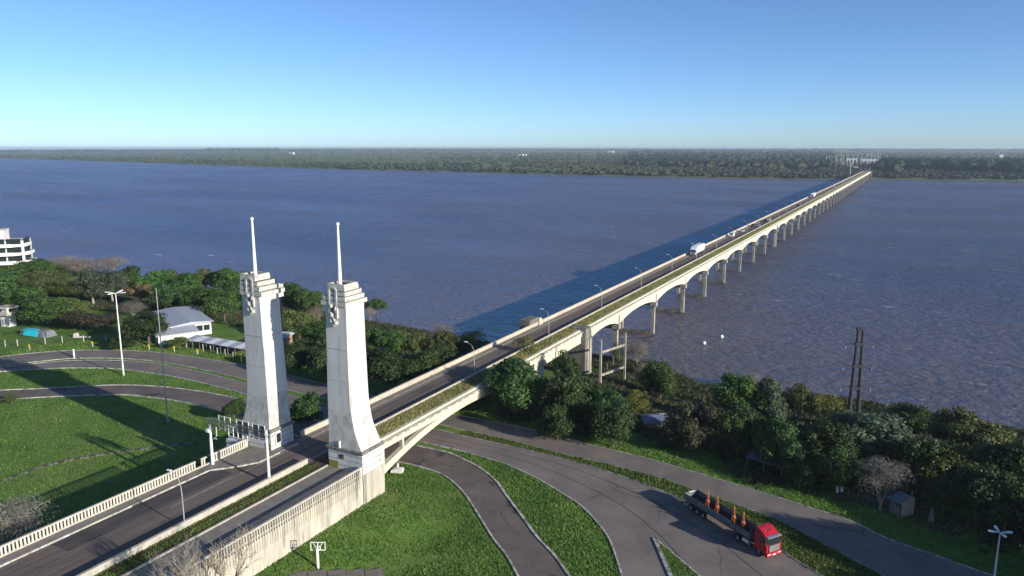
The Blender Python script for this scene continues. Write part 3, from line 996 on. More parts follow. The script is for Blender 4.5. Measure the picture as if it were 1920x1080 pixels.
# ------------------------------------------------------------------ street furniture
ORD = ['first', 'second', 'third', 'fourth', 'fifth', 'sixth', 'seventh', 'eighth', 'ninth', 'tenth', 'eleventh', 'twelfth', 'thirteenth', 'fourteenth', 'fifteenth', 'sixteenth', 'seventeenth', 'eighteenth', 'nineteenth', 'twentieth',
       'twenty-first', 'twenty-second', 'twenty-third', 'twenty-fourth', 'twenty-fifth', 'twenty-sixth', 'twenty-seventh', 'twenty-eighth', 'twenty-ninth', 'thirtieth', 'thirty-first', 'thirty-second', 'thirty-third', 'thirty-fourth', 'thirty-fifth', 'thirty-sixth', 'thirty-seventh', 'thirty-eighth', 'thirty-ninth', 'fortieth', 'forty-first', 'forty-second', 'forty-third', 'forty-fourth']
lp = MB().tube([(0, 0, 0), (0, 0, 3.6), (-0.12, 0, 5.1), (-0.55, 0, 5.9), (-1.15, 0, 6.3), (-1.75, 0, 6.5)], [0.085, 0.07, 0.055, 0.045, 0.04, 0.04], 6).mesh('pole')
lh = MB().rect_loft([(6.40, -2.35, -1.65, -0.12, 0.12), (6.5, -2.4, -1.6, -0.16, 0.16), (6.60, -2.3, -1.7, -0.09, 0.09)]).mesh('lamp_head')


def bridge_lamp(y, label):
    t = thing('street_lamp', label, 'street lamp', (-76.9, y, DZ + 0.78), 0, 'lamps along the bridge barrier')
    put('pole', lp, MAT['steel'], t)
    put('lamp_head', lh, MAT['lampglass'], t)
    return t


bridge_lamp(57.3, 'curved steel street lamp on the low wall before the towers')
for k in range(41):
    bridge_lamp(128.35 + 36.4 * k, ORD[k] + ' curved street lamp along the bridge, counted from the towers')

# sign gantry before the towers
gt = thing('sign_gantry', 'lattice sign gantry on two pale poles across the road before the towers', 'gantry', (-77.25, 71.7, DZ))
MB().tube([(0.1, 0, 0.8), (0.1, 0, 7.9)], [0.21, 0.17], 10).build('pole', MAT['whitepole'], gt)
p1 = MB().tube([(-11.9, 0.4, 0.1), (-11.9, 0.4, 6.4)], [0.24, 0.18], 8).build('pole', MAT['whitepole'], gt)
tr = MB()
zl, zu = 6.45, 7.45
for (yy, z) in ((-0.1, zl), (0.75, zl), (-0.1, zu), (0.75, zu)):
    tr.bar((-12.6, yy, z), (-0.1, yy, z), 0.065)
for k in range(16):
    x = -12.5 + k * 0.82
    for yy in (-0.1, 0.75):
        tr.bar((x, yy, zl), (x + 0.41, yy, zu), 0.04)
        tr.bar((x + 0.41, yy, zu), (x + 0.8, yy, zl), 0.04)
    tr.bar((x, -0.1, zu), (x + 0.4, 0.75, zu), 0.04)
tr.build('truss', MAT['greysteel'], gt)
for x in (-9.3, -5.6, -2.4):
    sg = MB()
    sg.bar((x - 1.2, 0.95, 6.0), (x + 1.2, 0.95, 6.0), 0.08).bar((x - 1.2, 0.95, 7.9), (x + 1.2, 0.95, 7.9), 0.08)
    for q in (-1.2, 0, 1.2):
        sg.bar((x + q, 0.95, 5.7), (x + q, 0.95, 8.0), 0.09)
    sg.build('sign_frame', MAT['whitepole'], gt)
    if x > -9:
        MB().box(x - 1.2, x + 1.2, 1.0, 1.04, 6.0, 7.9).build('sign_board', MAT['greysteel'], gt)
MB().box(-12.15, -11.65, -0.2, 0.2, 5.4, 5.9).build('junction_box', MAT['whitepole'], gt)
sg = MB().bar((-9.9, -0.15, 6.6), (-9.9, -0.15, 5.2), 0.09).bar((-9.9, -0.15, 5.2), (-10.6, -0.15, 4.6), 0.09).bar((-10.6, -0.15, 4.6), (-9.9, -0.15, 4.75), 0.09)
sg.build('hanging_bracket', MAT['whitepole'], gt)


def cross_lamp(name, loc, h, r, label, arm=1.5, lean=0.0):
    t = thing(name, label, 'street lamp', loc)
    MB().tube([(0, 0, 0), (0, 0, h)], [r, r * 0.55], 8).build('pole', MAT['whitepole'], t)
    for k in range(4):
        a = math.radians(20 + 90 * k)
        d = Vector((math.cos(a), math.sin(a), 0.10))
        s = Vector((-math.sin(a), math.cos(a), 0)) * 0.17
        p0 = Vector((0, 0, h)) + d * 0.15
        p1 = Vector((0, 0, h)) + d * arm
        up = Vector((0, 0, 0.10))
        rings = []
        for f, wd in ((0.0, 0.35), (0.45, 0.7), (0.6, 1.0), (1.0, 0.85)):
            q = p0.lerp(p1, f)
            rings.append([tuple(q - s * wd - up * wd), tuple(q + s * wd - up * wd), tuple(q + s * wd * 0.7 + up * wd), tuple(q - s * wd * 0.7 + up * wd)])
        MB().loft(rings).build('lamp_head', MAT['lampglass'], t)
    return t


g0 = G(232, 704)
cross_lamp('street_lamp', g0, 20.0, 0.2, 'tall white lamp mast with four flat heads beside the left curve', 2.6)
g0 = G(315, 792)
tp = thing('lighting_mast', 'thin tall grey mast on the lawn left of the towers', 'mast', g0)
MB().tube([(0, 0, 0), (0, 0, 27.0)], [0.16, 0.07], 6).build('pole', MAT['steel'], tp)
MB().tube([(0, 0, 0), (0, 0, 0.8)], [0.26, 0.22], 8).build('base', MAT['steel'], tp)
cross_lamp('street_lamp', W(1862, 1100, PZ), 7.3, 0.13, 'white lamp post with four crossed heads in the lower right corner', 1.35)
for px, py in ((139, 671),):
    t = thing('marker_post', 'short white post standing on the verge between the left roads', 'post', G(px, py))
    MB().box(-0.16, 0.16, -0.16, 0.16, 0, 2.2).build('shaft', MAT['whitepole'], t)
    MB().rect_loft([(2.2, -0.2, 0.2, -0.2, 0.2), (2.35, -0.1, 0.1, -0.1, 0.1)]).build('cap', MAT['whitepole'], t)
sgl = ['leftmost', 'second', 'third', 'fourth', 'fifth', 'rightmost']
for k, (px, py) in enumerate(((56, 656), (174, 650), (280, 656), (327, 659), (371, 665), (453, 679))):
    t = thing('curve_sign', f'small yellow curve marker on the outer verge of the left bend, {sgl[k]} of six', 'road sign', G(px, py), math.radians(20), 'yellow markers on the left bend')
    MB().box(-0.06, 0.06, -0.06, 0.06, 0, 1.3).build('post', MAT['whitepole'], t)
    MB().box(-0.24, 0.24, -0.10, -0.06, 0.85, 1.5).build('sign_board', MAT['yellow'], t)

# ------------------------------------------------------------------ vehicles


def wheel(parent, x, y, r, w):
    a = MB().tube([(x - w / 2, y, r), (x + w / 2, y, r)], r, 14).build('wheel', MAT['tyre'], parent)
    MB().tube([(x - w / 2 - 0.012, y, r), (x + w / 2 + 0.012, y, r)], r * 0.55, 10).build('rim', MAT['rim'], a)


def car(name, label, loc, rz, kind, paint):
    """nose towards local -Y"""
    t = thing(name, label, 'van' if kind == 'van' else 'car' if kind == 'car' else 'pickup', loc, rz)
    if kind == 'van':
        L, Wd = 5.2, 1.95
        body = [(-2.6, .35), (-2.62, .95), (-1.75, 1.2), (-1.0, 2.05), (2.5, 2.1), (2.6, .9), (2.6, .35)]
        glass = [(-1.72, 1.25), (-1.02, 2.0), (-0.2, 2.0), (-0.2, 1.25)]
        hh = 2.1
    elif kind == 'pickup':
        L, Wd = 5.3, 1.85
        body = [(-2.65, .4), (-2.65, .95), (-1.2, 1.1), (2.6, 1.1), (2.65, .45)]
        glass = [(-1.15, 1.1), (-0.5, 1.75), (0.9, 1.78), (1.1, 1.1)]
    else:
        L, Wd = 4.3, 1.75
        body = [(-2.1, .3), (-2.15, .75), (-1.1, .95), (1.6, 1.0), (2.1, .95), (2.15, .3)]
        glass = [(-1.1, .95), (-0.35, 1.45), (1.0, 1.48), (1.75, 1.0)]
    w = Wd / 2
    MB().prism(body, -w, w, 'x').build('body', paint, t)
    gl = MB()
    ww = w * 0.86 if kind != 'van' else w * 1.004
    gl.loft([[(-ww if z > glass[0][1] + 0.1 else -w * 0.97, yy, z) for yy, z in glass], [(ww if z > glass[0][1] + 0.1 else w * 0.97, yy, z) for yy, z in glass]])
    gl.build('windows', MAT['glass'], t)
    if kind != 'van':
        z1 = max(z for _, z in glass)
        ys_ = [yy for yy, z in glass if z > z1 - 0.1]
        MB().box(-ww * 0.96, ww * 0.96, min(ys_), max(ys_), z1 - 0.02, z1 + 0.05).build('roof', paint, t)
    else:
        MB().box(-w * 0.8, w * 0.8, -1.74, -1.05, 1.28, 1.32).build('windscreen_trim', MAT['glass'], t)
        MB().prism([(-1.78, 1.22), (-1.72, 1.22), (-1.02, 2.0), (-1.08, 2.0)], -w * 0.86, w * 0.86, 'x').build('windscreen', MAT['glass'], t)
    for sx in (-1, 1):
        for sy in (-0.31, 0.31):
            wheel(t, sx * (w - 0.08), sy * L, 0.33, 0.22)
        MB().box(sx * w * 0.55, sx * w * 0.9, -L / 2 - 0.03, -L / 2 + 0.1, 0.62, 0.8).build('headlight', MAT['lampglass'], t)
    return t


def semi(name, label, loc, rz, box_paint, cab_paint, Lb=13.2):
    """box lorry with tractor, nose towards local -Y, nose at y=0"""
    t = thing(name, label, 'lorry', loc, rz)
    w = 1.25
    MB().prism([(0, .55), (-.02, 1.5), (.12, 2.2), (.35, 2.95), (1.9, 3.0), (2.0, .55)], -w, w, 'x').build('cab', cab_paint, t)
    MB().prism([(.4, 2.97), (1.2, 3.75), (1.95, 3.95), (1.95, 2.97)], -1.1, 1.1, 'x').build('roof_deflector', cab_paint, t)
    MB().prism([(0.06, 1.75), (0.26, 2.72), (0.20, 2.72), (-0.03, 1.75)], -1.1, 1.1, 'x').build('windscreen', MAT['glass'], t)
    g = MB().box(-0.95, 0.95, -0.06, -0.02, 0.75, 1.5).build('grille', MAT['trailer'], t)
    for sx in (-1, 1):
        MB().box(sx * 0.7, sx * 1.15, -0.07, 0.0, 0.62, 0.85).build('headlight', MAT['lampglass'], t)
        MB().box(sx * 1.3, sx * 1.42, -0.05, 0.12, 1.7, 2.4).build('mirror', MAT['chassis'], t)
    MB().box(-w, w, 2.5, 2.5 + Lb, 1.15, 4.05).build('cargo_box', box_paint, t)
    MB().box(-0.9, 0.9, 2.0, 2.4 + Lb, 0.75, 1.13).build('chassis', MAT['chassis'], t)
    for yw in (1.2, 4.6, 2.5 + Lb - 4.0, 2.5 + Lb - 2.7, 2.5 + Lb - 1.4):
        for sx in (-1, 1):
            wheel(t, sx * 1.08, yw, 0.5, 0.32)
    return t


semi('box_lorry', 'white articulated box lorry driving across the bridge towards the towers', (-81.95, 324.0, DZ), 0, MAT['white'], MAT['carwhite'])
p = W(1375, 444, DZ)
car('van', 'white van behind the box lorry on the bridge', (-82.2, p[1], DZ), 0, 'van', MAT['carwhite'])
p = W(1391, 434.5, DZ)
car('car', 'small white car right behind the white van on the bridge', (-82.0, p[1], DZ), 0, 'car', MAT['carwhite'])
p = W(1410, 424.5, DZ)
car('car', 'dark car beside the parapet in the cluster of traffic on the bridge', (-82.3, p[1], DZ), 0, 'car', MAT['cardark'])
p = W(1421, 424, DZ)
car('car', 'silver car in the lane next to the railway strip on the bridge', (-79.4, p[1], DZ), math.pi, 'car', MAT['carsilver'])
p = W(1430, 416, DZ)
car('pickup', 'dark pickup behind the silver car on the bridge', (-80.2, p[1], DZ), math.pi, 'pickup', MAT['cardark'])
p = W(1438, 414, DZ)
car('pickup', 'white pickup at the rear of the traffic cluster on the bridge', (-79.6, p[1], DZ), math.pi, 'pickup', MAT['carwhite'])
p = W(1526, 371, DZ)
semi('box_lorry', 'distant white box lorry two thirds of the way across the bridge', (-81.6, p[1], DZ), 0, MAT['white'], MAT['carwhite'])
p = W(1491, 386, DZ)
car('car', 'lone dark car between the traffic cluster and the distant lorry', (-79.8, p[1], DZ), math.pi, 'car', MAT['cardark'])
p = W(1585, 342.5, DZ)
car('van', 'tiny white van near the far end of the bridge', (-82.0, p[1], DZ), 0, 'van', MAT['carwhite'])
p = W(1601, 333.5, DZ)
car('van', 'farthest white van at the far bridgehead', (-82.0, p[1], DZ), 0, 'van', MAT['carwhite'])

p = W(1551, 359, DZ)
car('car', 'tiny silver car just beyond the distant box lorry', (-81.9, p[1], DZ), 0, 'car', MAT['carsilver'])
p = W(1567, 351, DZ)
car('van', 'tiny white van midway between the distant lorry and the bridge end', (-82.0, p[1], DZ), 0, 'van', MAT['carwhite'])

# red articulated lorry with open trailer, parked below
a, b = W(1289, 955, PZ), W(1436, 1050, PZ)
hd = math.atan2(b[1] - a[1], b[0] - a[0])
rz = hd + math.pi / 2               # local -Y points along the heading
off = np.array([-math.sin(hd), math.cos(hd)]) * 1.25
LT = thing('red_lorry', 'red articulated lorry with open grey dropside trailer parked on the service road', 'lorry', (b[0] + off[0], b[1] + off[1], PZ + 0.034), rz)
w = 1.27
cabp = [(0.05, .75), (-0.06, 1.35), (0.0, 2.0), (0.28, 3.0), (0.52, 3.15), (2.15, 3.2), (2.25, .75)]
cb_ = MB().prism(cabp, -w, w, 'x').build('cab', MAT['red'], LT)
MB().prism([(.55, 3.15), (1.0, 3.45), (1.6, 3.72), (2.15, 3.75), (2.15, 3.2)], -1.15, 1.15, 'x').build('roof_deflector', MAT['red'], cb_)
MB().box(-0.35, 0.35, 0.75, 1.25, 3.36, 3.45).build('roof_hatch', MAT['red'], cb_)
MB().prism([(-0.045, 2.02), (0.225, 2.92), (0.16, 2.95), (-0.11, 2.04)], -1.14, 1.14, 'x').build('windscreen', MAT['glass'], cb_)
MB().box(-1.2, 1.2, -0.16, 0.30, 2.96, 3.10).build('sun_visor', MAT['chrome'], cb_)
for sx in (-1, 1):
    MB().box(sx * 1.262, sx * 1.29, 0.35, 1.25, 2.05, 2.85).build('side_window', MAT['glass'], cb_)
    MB().box(sx * 1.32, sx * 1.52, -0.02, 0.16, 1.95, 2.75).build('mirror', MAT['chassis'], cb_)
    MB().box(sx * 0.62, sx * 1.2, -0.19, -0.05, 0.62, 0.95).build('headlight', MAT['lampglass'], cb_)
    MB().tube([(sx * 0.55, 0.95, 3.52), (sx * 0.55, 1.5, 3.62)], 0.05, 6).build('air_horn', MAT['chrome'], cb_)
bb = MB().prism([(-0.17, .35), (-0.2, .95), (0.4, 1.0), (0.5, .35)], -1.26, 1.26, 'x').build('bumper', MAT['red'], cb_)
gb = MB().box(-0.92, 0.92, -0.115, -0.03, 1.0, 1.95).build('grille', MAT['chassis'], cb_)
for k in range(6):
    MB().box(-0.9, 0.9, -0.17, -0.115, 1.02 + k * 0.155, 1.13 + k * 0.155).build('grille_slat', MAT['chrome'], gb)
MB().box(-0.3, 0.3, -0.215, -0.2, 0.5, 0.68).build('number_plate', MAT['white'], bb)
ch = MB().box(-0.5, 0.5, 0.6, 6.2, 0.7, 1.0).build('chassis', MAT['chassis'], LT)
MB().tube([(1.0, 3.2, 0.75), (1.0, 4.35, 0.75)], 0.36, 12).build('fuel_tank', MAT['chrome'], ch)
MB().tube([(-1.0, 3.2, 0.75), (-1.0, 4.35, 0.75)], 0.36, 12).build('fuel_tank', MAT['chrome'], ch)
for yw in (1.35, 5.3):
    for sx in (-1, 1):
        wheel(LT, sx * 1.05, yw, 0.52, 0.34)
TL0, TL1 = 3.0, 16.6
bed = MB().box(-1.28, 1.28, TL0, TL1, 1.25, 1.42).build('trailer_bed', MAT['chassis'], LT)
MB().box(-0.45, 0.45, 3.4, 16.2, 0.85, 1.25).build('trailer_beam', MAT['chassis'], LT)
npan = 5
for sx in (-1, 1):
    for k in range(npan):
        y0_ = TL0 + 0.05 + k * (TL1 - TL0 - 0.1) / npan
        y1_ = y0_ + (TL1 - TL0 - 0.1) / npan - 0.14
        MB().box(sx * 1.24, sx * 1.30, y0_ + 0.07, y1_ + 0.07, 1.43, 2.28).build('side_panel', MAT['trailer'], LT)
    for k in range(npan + 1):
        y0_ = TL0 + 0.05 + k * (TL1 - TL0 - 0.1) / npan
        MB().box(sx * 1.22, sx * 1.33, y0_ - 0.06, y0_ + 0.06, 1.3, 2.36).build('stake_post', MAT['greysteel'], LT)
MB().box(-1.22, 1.22, TL0, TL0 + 0.08, 1.42, 2.9).build('headboard', MAT['trailer'], LT)
MB().box(-1.22, 1.22, TL1 - 0.08, TL1, 1.43, 2.28).build('tailgate', MAT['trailer'], LT)
MB().box(-0.5, 0.5, TL1 - 0.3, TL1 - 0.1, 2.29, 2.36).build('white_plank', MAT['white'], LT)
for yw in (12.4, 13.7, 15.0):
    for sx in (-1, 1):
        wheel(LT, sx * 1.05, yw, 0.52, 0.34)
for k, (yq, nm) in enumerate(((5.8, 'nearest the red cab'), (7.6, 'second from the red cab'), (11.0, 'third from the red cab'), (13.0, 'nearest the tail of the trailer'))):
    s = Matrix.Rotation(rz, 3, 'Z') @ Vector((0.15, yq, 1.42))
    st = thing('orange_stand', 'orange steel stand upright in the open trailer, ' + nm, 'stand', (LT.location.x + s.x, LT.location.y + s.y, LT.location.z + 1.42), rz + 0.5)
    fr = MB()
    for sx in (-0.32, 0.32):
        fr.bar((sx, -0.25, 0), (sx * 0.25, 0, 2.05), 0.07).bar((sx, 0.25, 0), (sx * 0.25, 0, 2.05), 0.07)
    fr.build('legs', MAT['orange'], st)
    MB().bar((-0.32, -0.25, 0.25), (0.32, 0.25, 0.25), 0.1).bar((-0.28, 0.1, 0.95), (0.28, -0.1, 0.95), 0.1).bar((-0.2, 0, 1.5), (0.2, 0, 1.5), 0.1).build('braces', MAT['orange'], st)
    MB().tube([(-0.2, 0, 0.7), (0.2, 0, 0.7)], 0.2, 8).build('drum', MAT['orange'], st)
    MB().rect_loft([(2.0, -0.13, 0.13, -0.10, 0.10), (2.4, -0.06, 0.06, -0.05, 0.05)]).build('head', MAT['orange'], st)

# ------------------------------------------------------------------ twin-pole power pylon on the right bank
g0 = G(1598, 800, 0)
PY = thing('power_pylon', 'dark twin-pole power pylon with cross braces and insulator arms on the right bank', 'pylon', g0, math.radians(28))
hgt = 24.2 - g0[2] + 0.6
for sx in (-1, 1):
    MB().tube([(sx * 1.05, 0, 0), (sx * 0.47, 0, hgt)], [0.48, 0.27], 10).build('pole', MAT['pylon'], PY)
for f in (0.40, 0.62, 0.84, 0.985):
    z = hgt * f
    xx = 1.05 - 0.58 * f
    MB().box(-xx - 0.42, xx + 0.42, -0.32, 0.32, z - 0.28, z + 0.28).build('cross_brace', MAT['pylon'], PY)
for k, f in enumerate((0.42, 0.63, 0.85)):
    z = hgt * f
    xx = 1.05 - 0.58 * f
    for sx in (-1, 1):
        ar = MB().bar((sx * (xx + 0.3), 0, z), (sx * (xx + 2.4), 0, z - 0.45), 0.10).build('insulator_arm', MAT['pylon'], PY)
        MB().tube([(sx * (xx + 2.35), 0, z - 0.5), (sx * (xx + 2.35), 0, z - 1.2)], [0.05, 0.09], 8).build('insulator', MAT['steel'], ar)
for q in range(5):
    z = hgt * (0.45 + 0.12 * q)
    MB().bar((1.05 - 0.58 * (z / hgt), -0.2, z), (1.75 - 0.93 * (z / hgt), -0.5, z + 0.35), 0.07).build('step_bracket', MAT['steel'], PY)

# ------------------------------------------------------------------ old concrete frame on the bank
fa = G(1125, 723)
_ra, _rb = ray(1125, 723), ray(1183, HOR)
_ta = (fa[2] - CAM[2]) / _ra[2]
fb = _rb * (_ta / 0.965)


def zat(px, py, xy):
    r_ = ray(px, py)
    return CAM[2] + r_[2] * np.linalg.norm(xy[:2]) / np.linalg.norm(r_[:2])


fb = np.array([fb[0], fb[1], float(ground(fb[0], fb[1]))])
OF = thing('ruined_frame', 'ruined concrete frame of two posts and two beams beside the first bridge pier', 'ruin', fa)
dv = fb - fa
za, zb_ = zat(1126.5, 637, fa) - fa[2], zat(1183.5, 624.5, fb) - fa[2]
MB().rect_loft([(-1, -0.28, 0.28, -0.28, 0.28), (za, -0.2, 0.2, -0.2, 0.2)]).build('post', MAT['pier'], OF)
MB().rect_loft([(-4.0, dv[0] - 0.28, dv[0] + 0.28, dv[1] - 0.28, dv[1] + 0.28), (zb_, dv[0] - 0.2, dv[0] + 0.2, dv[1] - 0.2, dv[1] + 0.2)]).build('post', MAT['pier'], OF)
for ya_, yb_ in ((660, 647), (703, 689)):
    MB().bar((0.25, 0, zat(1127, ya_, fa) - fa[2]), (dv[0] - 0.25, dv[1], zat(1183, yb_, fb) - fa[2]), 0.4, 0.5).build('beam', MAT['pier'], OF)
zlow = zat(1127, 703, fa) - fa[2]
for k in range(3):
    f = 0.25 + 0.25 * k
    MB().bar((dv[0] * f, dv[1] * f, zlow), (dv[0] * f, dv[1] * f, zlow + 1.6 + 0.5 * k), 0.22).build('stub_post', MAT['oldpier'], OF)

# buoys
for (px, py), nm in (((1320, 645), 'nearer'), ((1353, 633), 'farther')):
    p = W(px, py, 0)
    t = thing('buoy', f'white mooring buoy floating off the right bank, the {nm} of two', 'buoy', (p[0], p[1], 0), 0, 'buoys off the right bank')
    MB().ball((0, 0, 0.28), 0.62, 10, 8, 1.15).build('float', MAT['white'], t, smooth_sh=True)
    MB().tube([(0, 0, 0.9), (0, 0, 1.15)], 0.07, 6).build('ring', MAT['greysteel'], t)

# small white concrete block by the foot of the arch
p = W(745, 879, 9.0)
t = thing('concrete_block', 'small white concrete footing with a stub post at the foot of the arch', 'block', (p[0], p[1], float(ground(p[0], p[1]))), 0.4)
MB().rect_loft([(0, -1.0, 1.0, -0.75, 0.75), (0.5, -0.95, 0.95, -0.7, 0.7), (0.62, -0.5, 0.5, -0.4, 0.4)]).build('footing', MAT['whitewall'], t)
MB().box(-0.15, 0.15, 0.3, 0.6, 0.5, 1.3).build('stub_post', MAT['whitewall'], t)

# ------------------------------------------------------------------ basketball hoop and court
p = W(597, 1068, 9.6)
hz = float(ground(p[0], p[1]))
HP = thing('basketball_hoop', 'basketball hoop with clear framed backboard on a white post by the retaining wall', 'basketball hoop', (p[0], p[1], hz), math.radians(28))
MB().bar((0, 0, 0), (0, 0, 2.7), 0.24).build('post', MAT['white'], HP)
bd = MB()
bd.bar((-0.9, 0.35, 2.35), (0.9, 0.35, 2.35), 0.09).bar((-0.9, 0.35, 3.4), (0.9, 0.35, 3.4), 0.09).bar((-0.9, 0.35, 2.3), (-0.9, 0.35, 3.45), 0.09).bar((0.9, 0.35, 2.3), (0.9, 0.35, 3.45), 0.09)
bf = bd.build('backboard_frame', MAT['white'], HP)
bd = MB()
bd.bar((-0.3, 0.34, 2.45), (0.3, 0.34, 2.45), 0.06).bar((-0.3, 0.34, 2.9), (0.3, 0.34, 2.9), 0.06).bar((-0.3, 0.34, 2.45), (-0.3, 0.34, 2.9), 0.06).bar((0.3, 0.34, 2.45), (0.3, 0.34, 2.9), 0.06)
bd.build('target_square', MAT['white'], bf)
MB().bar((0, 0, 2.6), (0, 0.33, 3.3), 0.09).bar((0, 0, 2.6), (-0.6, 0.33, 3.3), 0.05).bar((0, 0, 2.6), (0.6, 0.33, 3.3), 0.05).build('support_arm', MAT['white'], HP)
rg = MB()
pts = [(0.23 * math.cos(t_), 0.66 + 0.23 * math.sin(t_), 2.55) for t_ in np.linspace(0, 2 * math.pi, 13)]
rg.tube(pts, 0.03, 5).build('rim', MAT['orange'], HP)
# court slabs one by one
cc = W(716, 1058, 9.3)
dx = W(560, 1082, 9.3) - cc
dx = dx[:2] / np.linalg.norm(dx[:2])
dy = np.array([-dx[1], dx[0]])
if (W(730, 1085, 9.3)[:2] - cc[:2]) @ dy < 0:
    dy = -dy
CT = thing('court_paving', 'cracked paving', 'paving', (cc[0], cc[1], 0))
del CT['label'], CT['category']
CT['kind'] = 'structure'
for i in range(7):
    for j in range(4):
        a0 = i * 2.3 + 0.06
        b0 = j * 2.0 + 0.06
        a1, b1 = a0 + 2.2, b0 + 1.9
        q = []
        for u, v in ((a0, b0), (a1, b0), (a1, b1), (a0, b1)):
            pp = dx * (u + R.uniform(-.06, .06)) + dy * (v + R.uniform(-.06, .06))
            q.append(tuple(pp))
        zc = max(float(ground(cc[0] + q[k_][0], cc[1] + q[k_][1])) for k_ in range(4))
        zc = min(zc, 10.0)
        MB().prism(q, zc - 0.3, zc + R.uniform(0.06, 0.10), 'z').build('court_slab', MAT['court'], CT)

# ------------------------------------------------------------------ buildings
# white apartment block with stepped balconies at the left edge
pa = W(57, 513, 9.0)
AB = thing('apartment_building', 'white apartment block with stepped balconies above the trees at the left edge', 'building', (pa[0], pa[1], 8.5), math.radians(46))
MB().box(-26, -1.5, 1.0, 12, 0, 14.6).build('wall', MAT['whitewall'], AB)
MB().box(-25, -8.5, 2, 9, 14.6, 19.0).build('roof_storey', MAT['whitewall'], AB)
MB().box(-25.2, -8.3, 1.8, 9.2, 19.0, 19.4).build('roof_cap', MAT['tier'], AB)
for k in range(4):
    z = 1.2 + k * 3.6
    s = 0.7 * k
    bl = MB().prism([(-26, -1.6 + 0.2 * k), (-4.5 - s, -1.6 + 0.2 * k), (1.2 - s, 3.2), (1.2 - s, 10.5), (-1.4, 10.5), (-1.4, 0.9), (-26, 0.9)], z, z + 1.35, 'z').build('balcony', MAT['white'], AB)
    for q in range(4):
        x0 = -25.5 + q * 5.9
        wn_ = MB().box(x0, x0 + 5.3, 0.9, 0.99, z + 1.36, z + 3.45).build('window', MAT['dark'], AB)
        MB().box(x0 + 0.2, x0 + 5.1, 0.84, 0.9, z + 1.45, z + 3.4).build('pane', MAT['glass'], wn_)
    for q in range(2):
        y0_ = 1.4 + q * 4.3
        wn_ = MB().box(-1.49, -1.40, y0_, y0_ + 3.9, z + 1.36, z + 3.45).build('window', MAT['dark'], AB)
        MB().box(-1.40, -1.34, y0_ + 0.15, y0_ + 3.75, z + 1.42, z + 3.4).build('pane', MAT['glass'], wn_)
    MB().box(-14.0, -12.8, -0.6, 0.9, z + 1.35, z + 3.6).build('balcony_pillar', MAT['white'], AB)

# guard tower on two legs
pg = W(17, 611, 8.5)
GT = thing('guard_tower', 'concrete guard tower on two white legs by the left edge', 'tower', pg, math.radians(10))
MB().box(-1.7, -0.2, -1.2, 1.2, 0, 3.4).build('leg', MAT['whitewall'], GT)
MB().box(0.5, 1.7, -1.2, 1.2, 0, 3.4).build('leg', MAT['whitewall'], GT)
cbn = MB().rect_loft([(3.4, -2.0, 2.0, -1.6, 1.6), (3.6, -2.3, 2.3, -1.9, 1.9), (4.6, -2.3, 2.3, -1.9, 1.9)]).build('cabin_wall', MAT['wallc'], GT)
for sx in (-1, 1):
    for sy in (-1, 1):
        MB().box(sx * 1.9 - 0.35, sx * 1.9 + 0.35, sy * 1.5 - 0.3, sy * 1.5 + 0.3, 4.6, 5.7).build('corner_post', MAT['whitewall'], GT)
MB().box(-0.2, 1.6, -1.62, -1.5, 4.6, 5.6).build('window_panel', MAT['whitewall'], GT)
MB().rect_loft([(5.7, -2.6, 2.6, -2.2, 2.2), (6.1, -2.4, 2.4, -2.0, 2.0)]).build('roof', MAT['wallc'], GT)

# turquoise heap
pt = W(68, 628, 8.5)
TP = thing('tarpaulin_heap', 'turquoise and grey tarpaulin heap on the grass near the guard tower', 'heap', pt, math.radians(8))
MB().rect_loft([(0, -4.6, 4.9, -1.6, 1.8), (1.2, -4.2, 4.2, -1.2, 1.5), (1.6, -3.4, 3.2, -0.8, 1.2)]).build('covered_load', MAT['tarpgrey'], TP)
MB().loft([[(-2.6, -2.2, 0.2), (3.0, -2.4, 0.15), (2.8, -1.3, 1.35), (-2.7, -1.1, 1.4)], [(-2.6, -2.3, 0.3), (3.0, -2.5, 0.25), (2.8, -1.4, 1.45), (-2.7, -1.2, 1.5)]]).build('tarpaulin', MAT['turq'], TP)
MB().loft([[(-4.4, -1.2, 1.25), (1.6, -1.25, 1.36), (1.3, 0.2, 1.75), (-4.0, 0.3, 1.65)], [(-4.4, -1.3, 1.35), (1.6, -1.35, 1.46), (1.3, 0.1, 1.85), (-4.0, 0.2, 1.75)]]).build('tarpaulin', MAT['turq'], TP)
MB().rect_loft([(0, 3.6, 6.0, -1.4, 1.9), (1.4, 3.3, 5.4, -0.9, 1.5), (1.8, 3.5, 4.7, -0.4, 1.1)]).build('loose_sheet', MAT['tarpgrey'], TP)
ps = W(143, 633, 8.5)
t = thing('concrete_slab', 'small pale slab propped on the grass under the sparse bush', 'slab', ps, 0.4)
MB().prism([(-0.9, 0), (-0.5, 1.3), (0.6, 1.4), (0.9, 0)], -0.2, 0.2, 'y').build('slab', MAT['whitewall'], t)
MB().box(0.9, 4.2, -0.25, 0.25, 0.1, 0.4).build('beam', MAT['whitewall'], t)

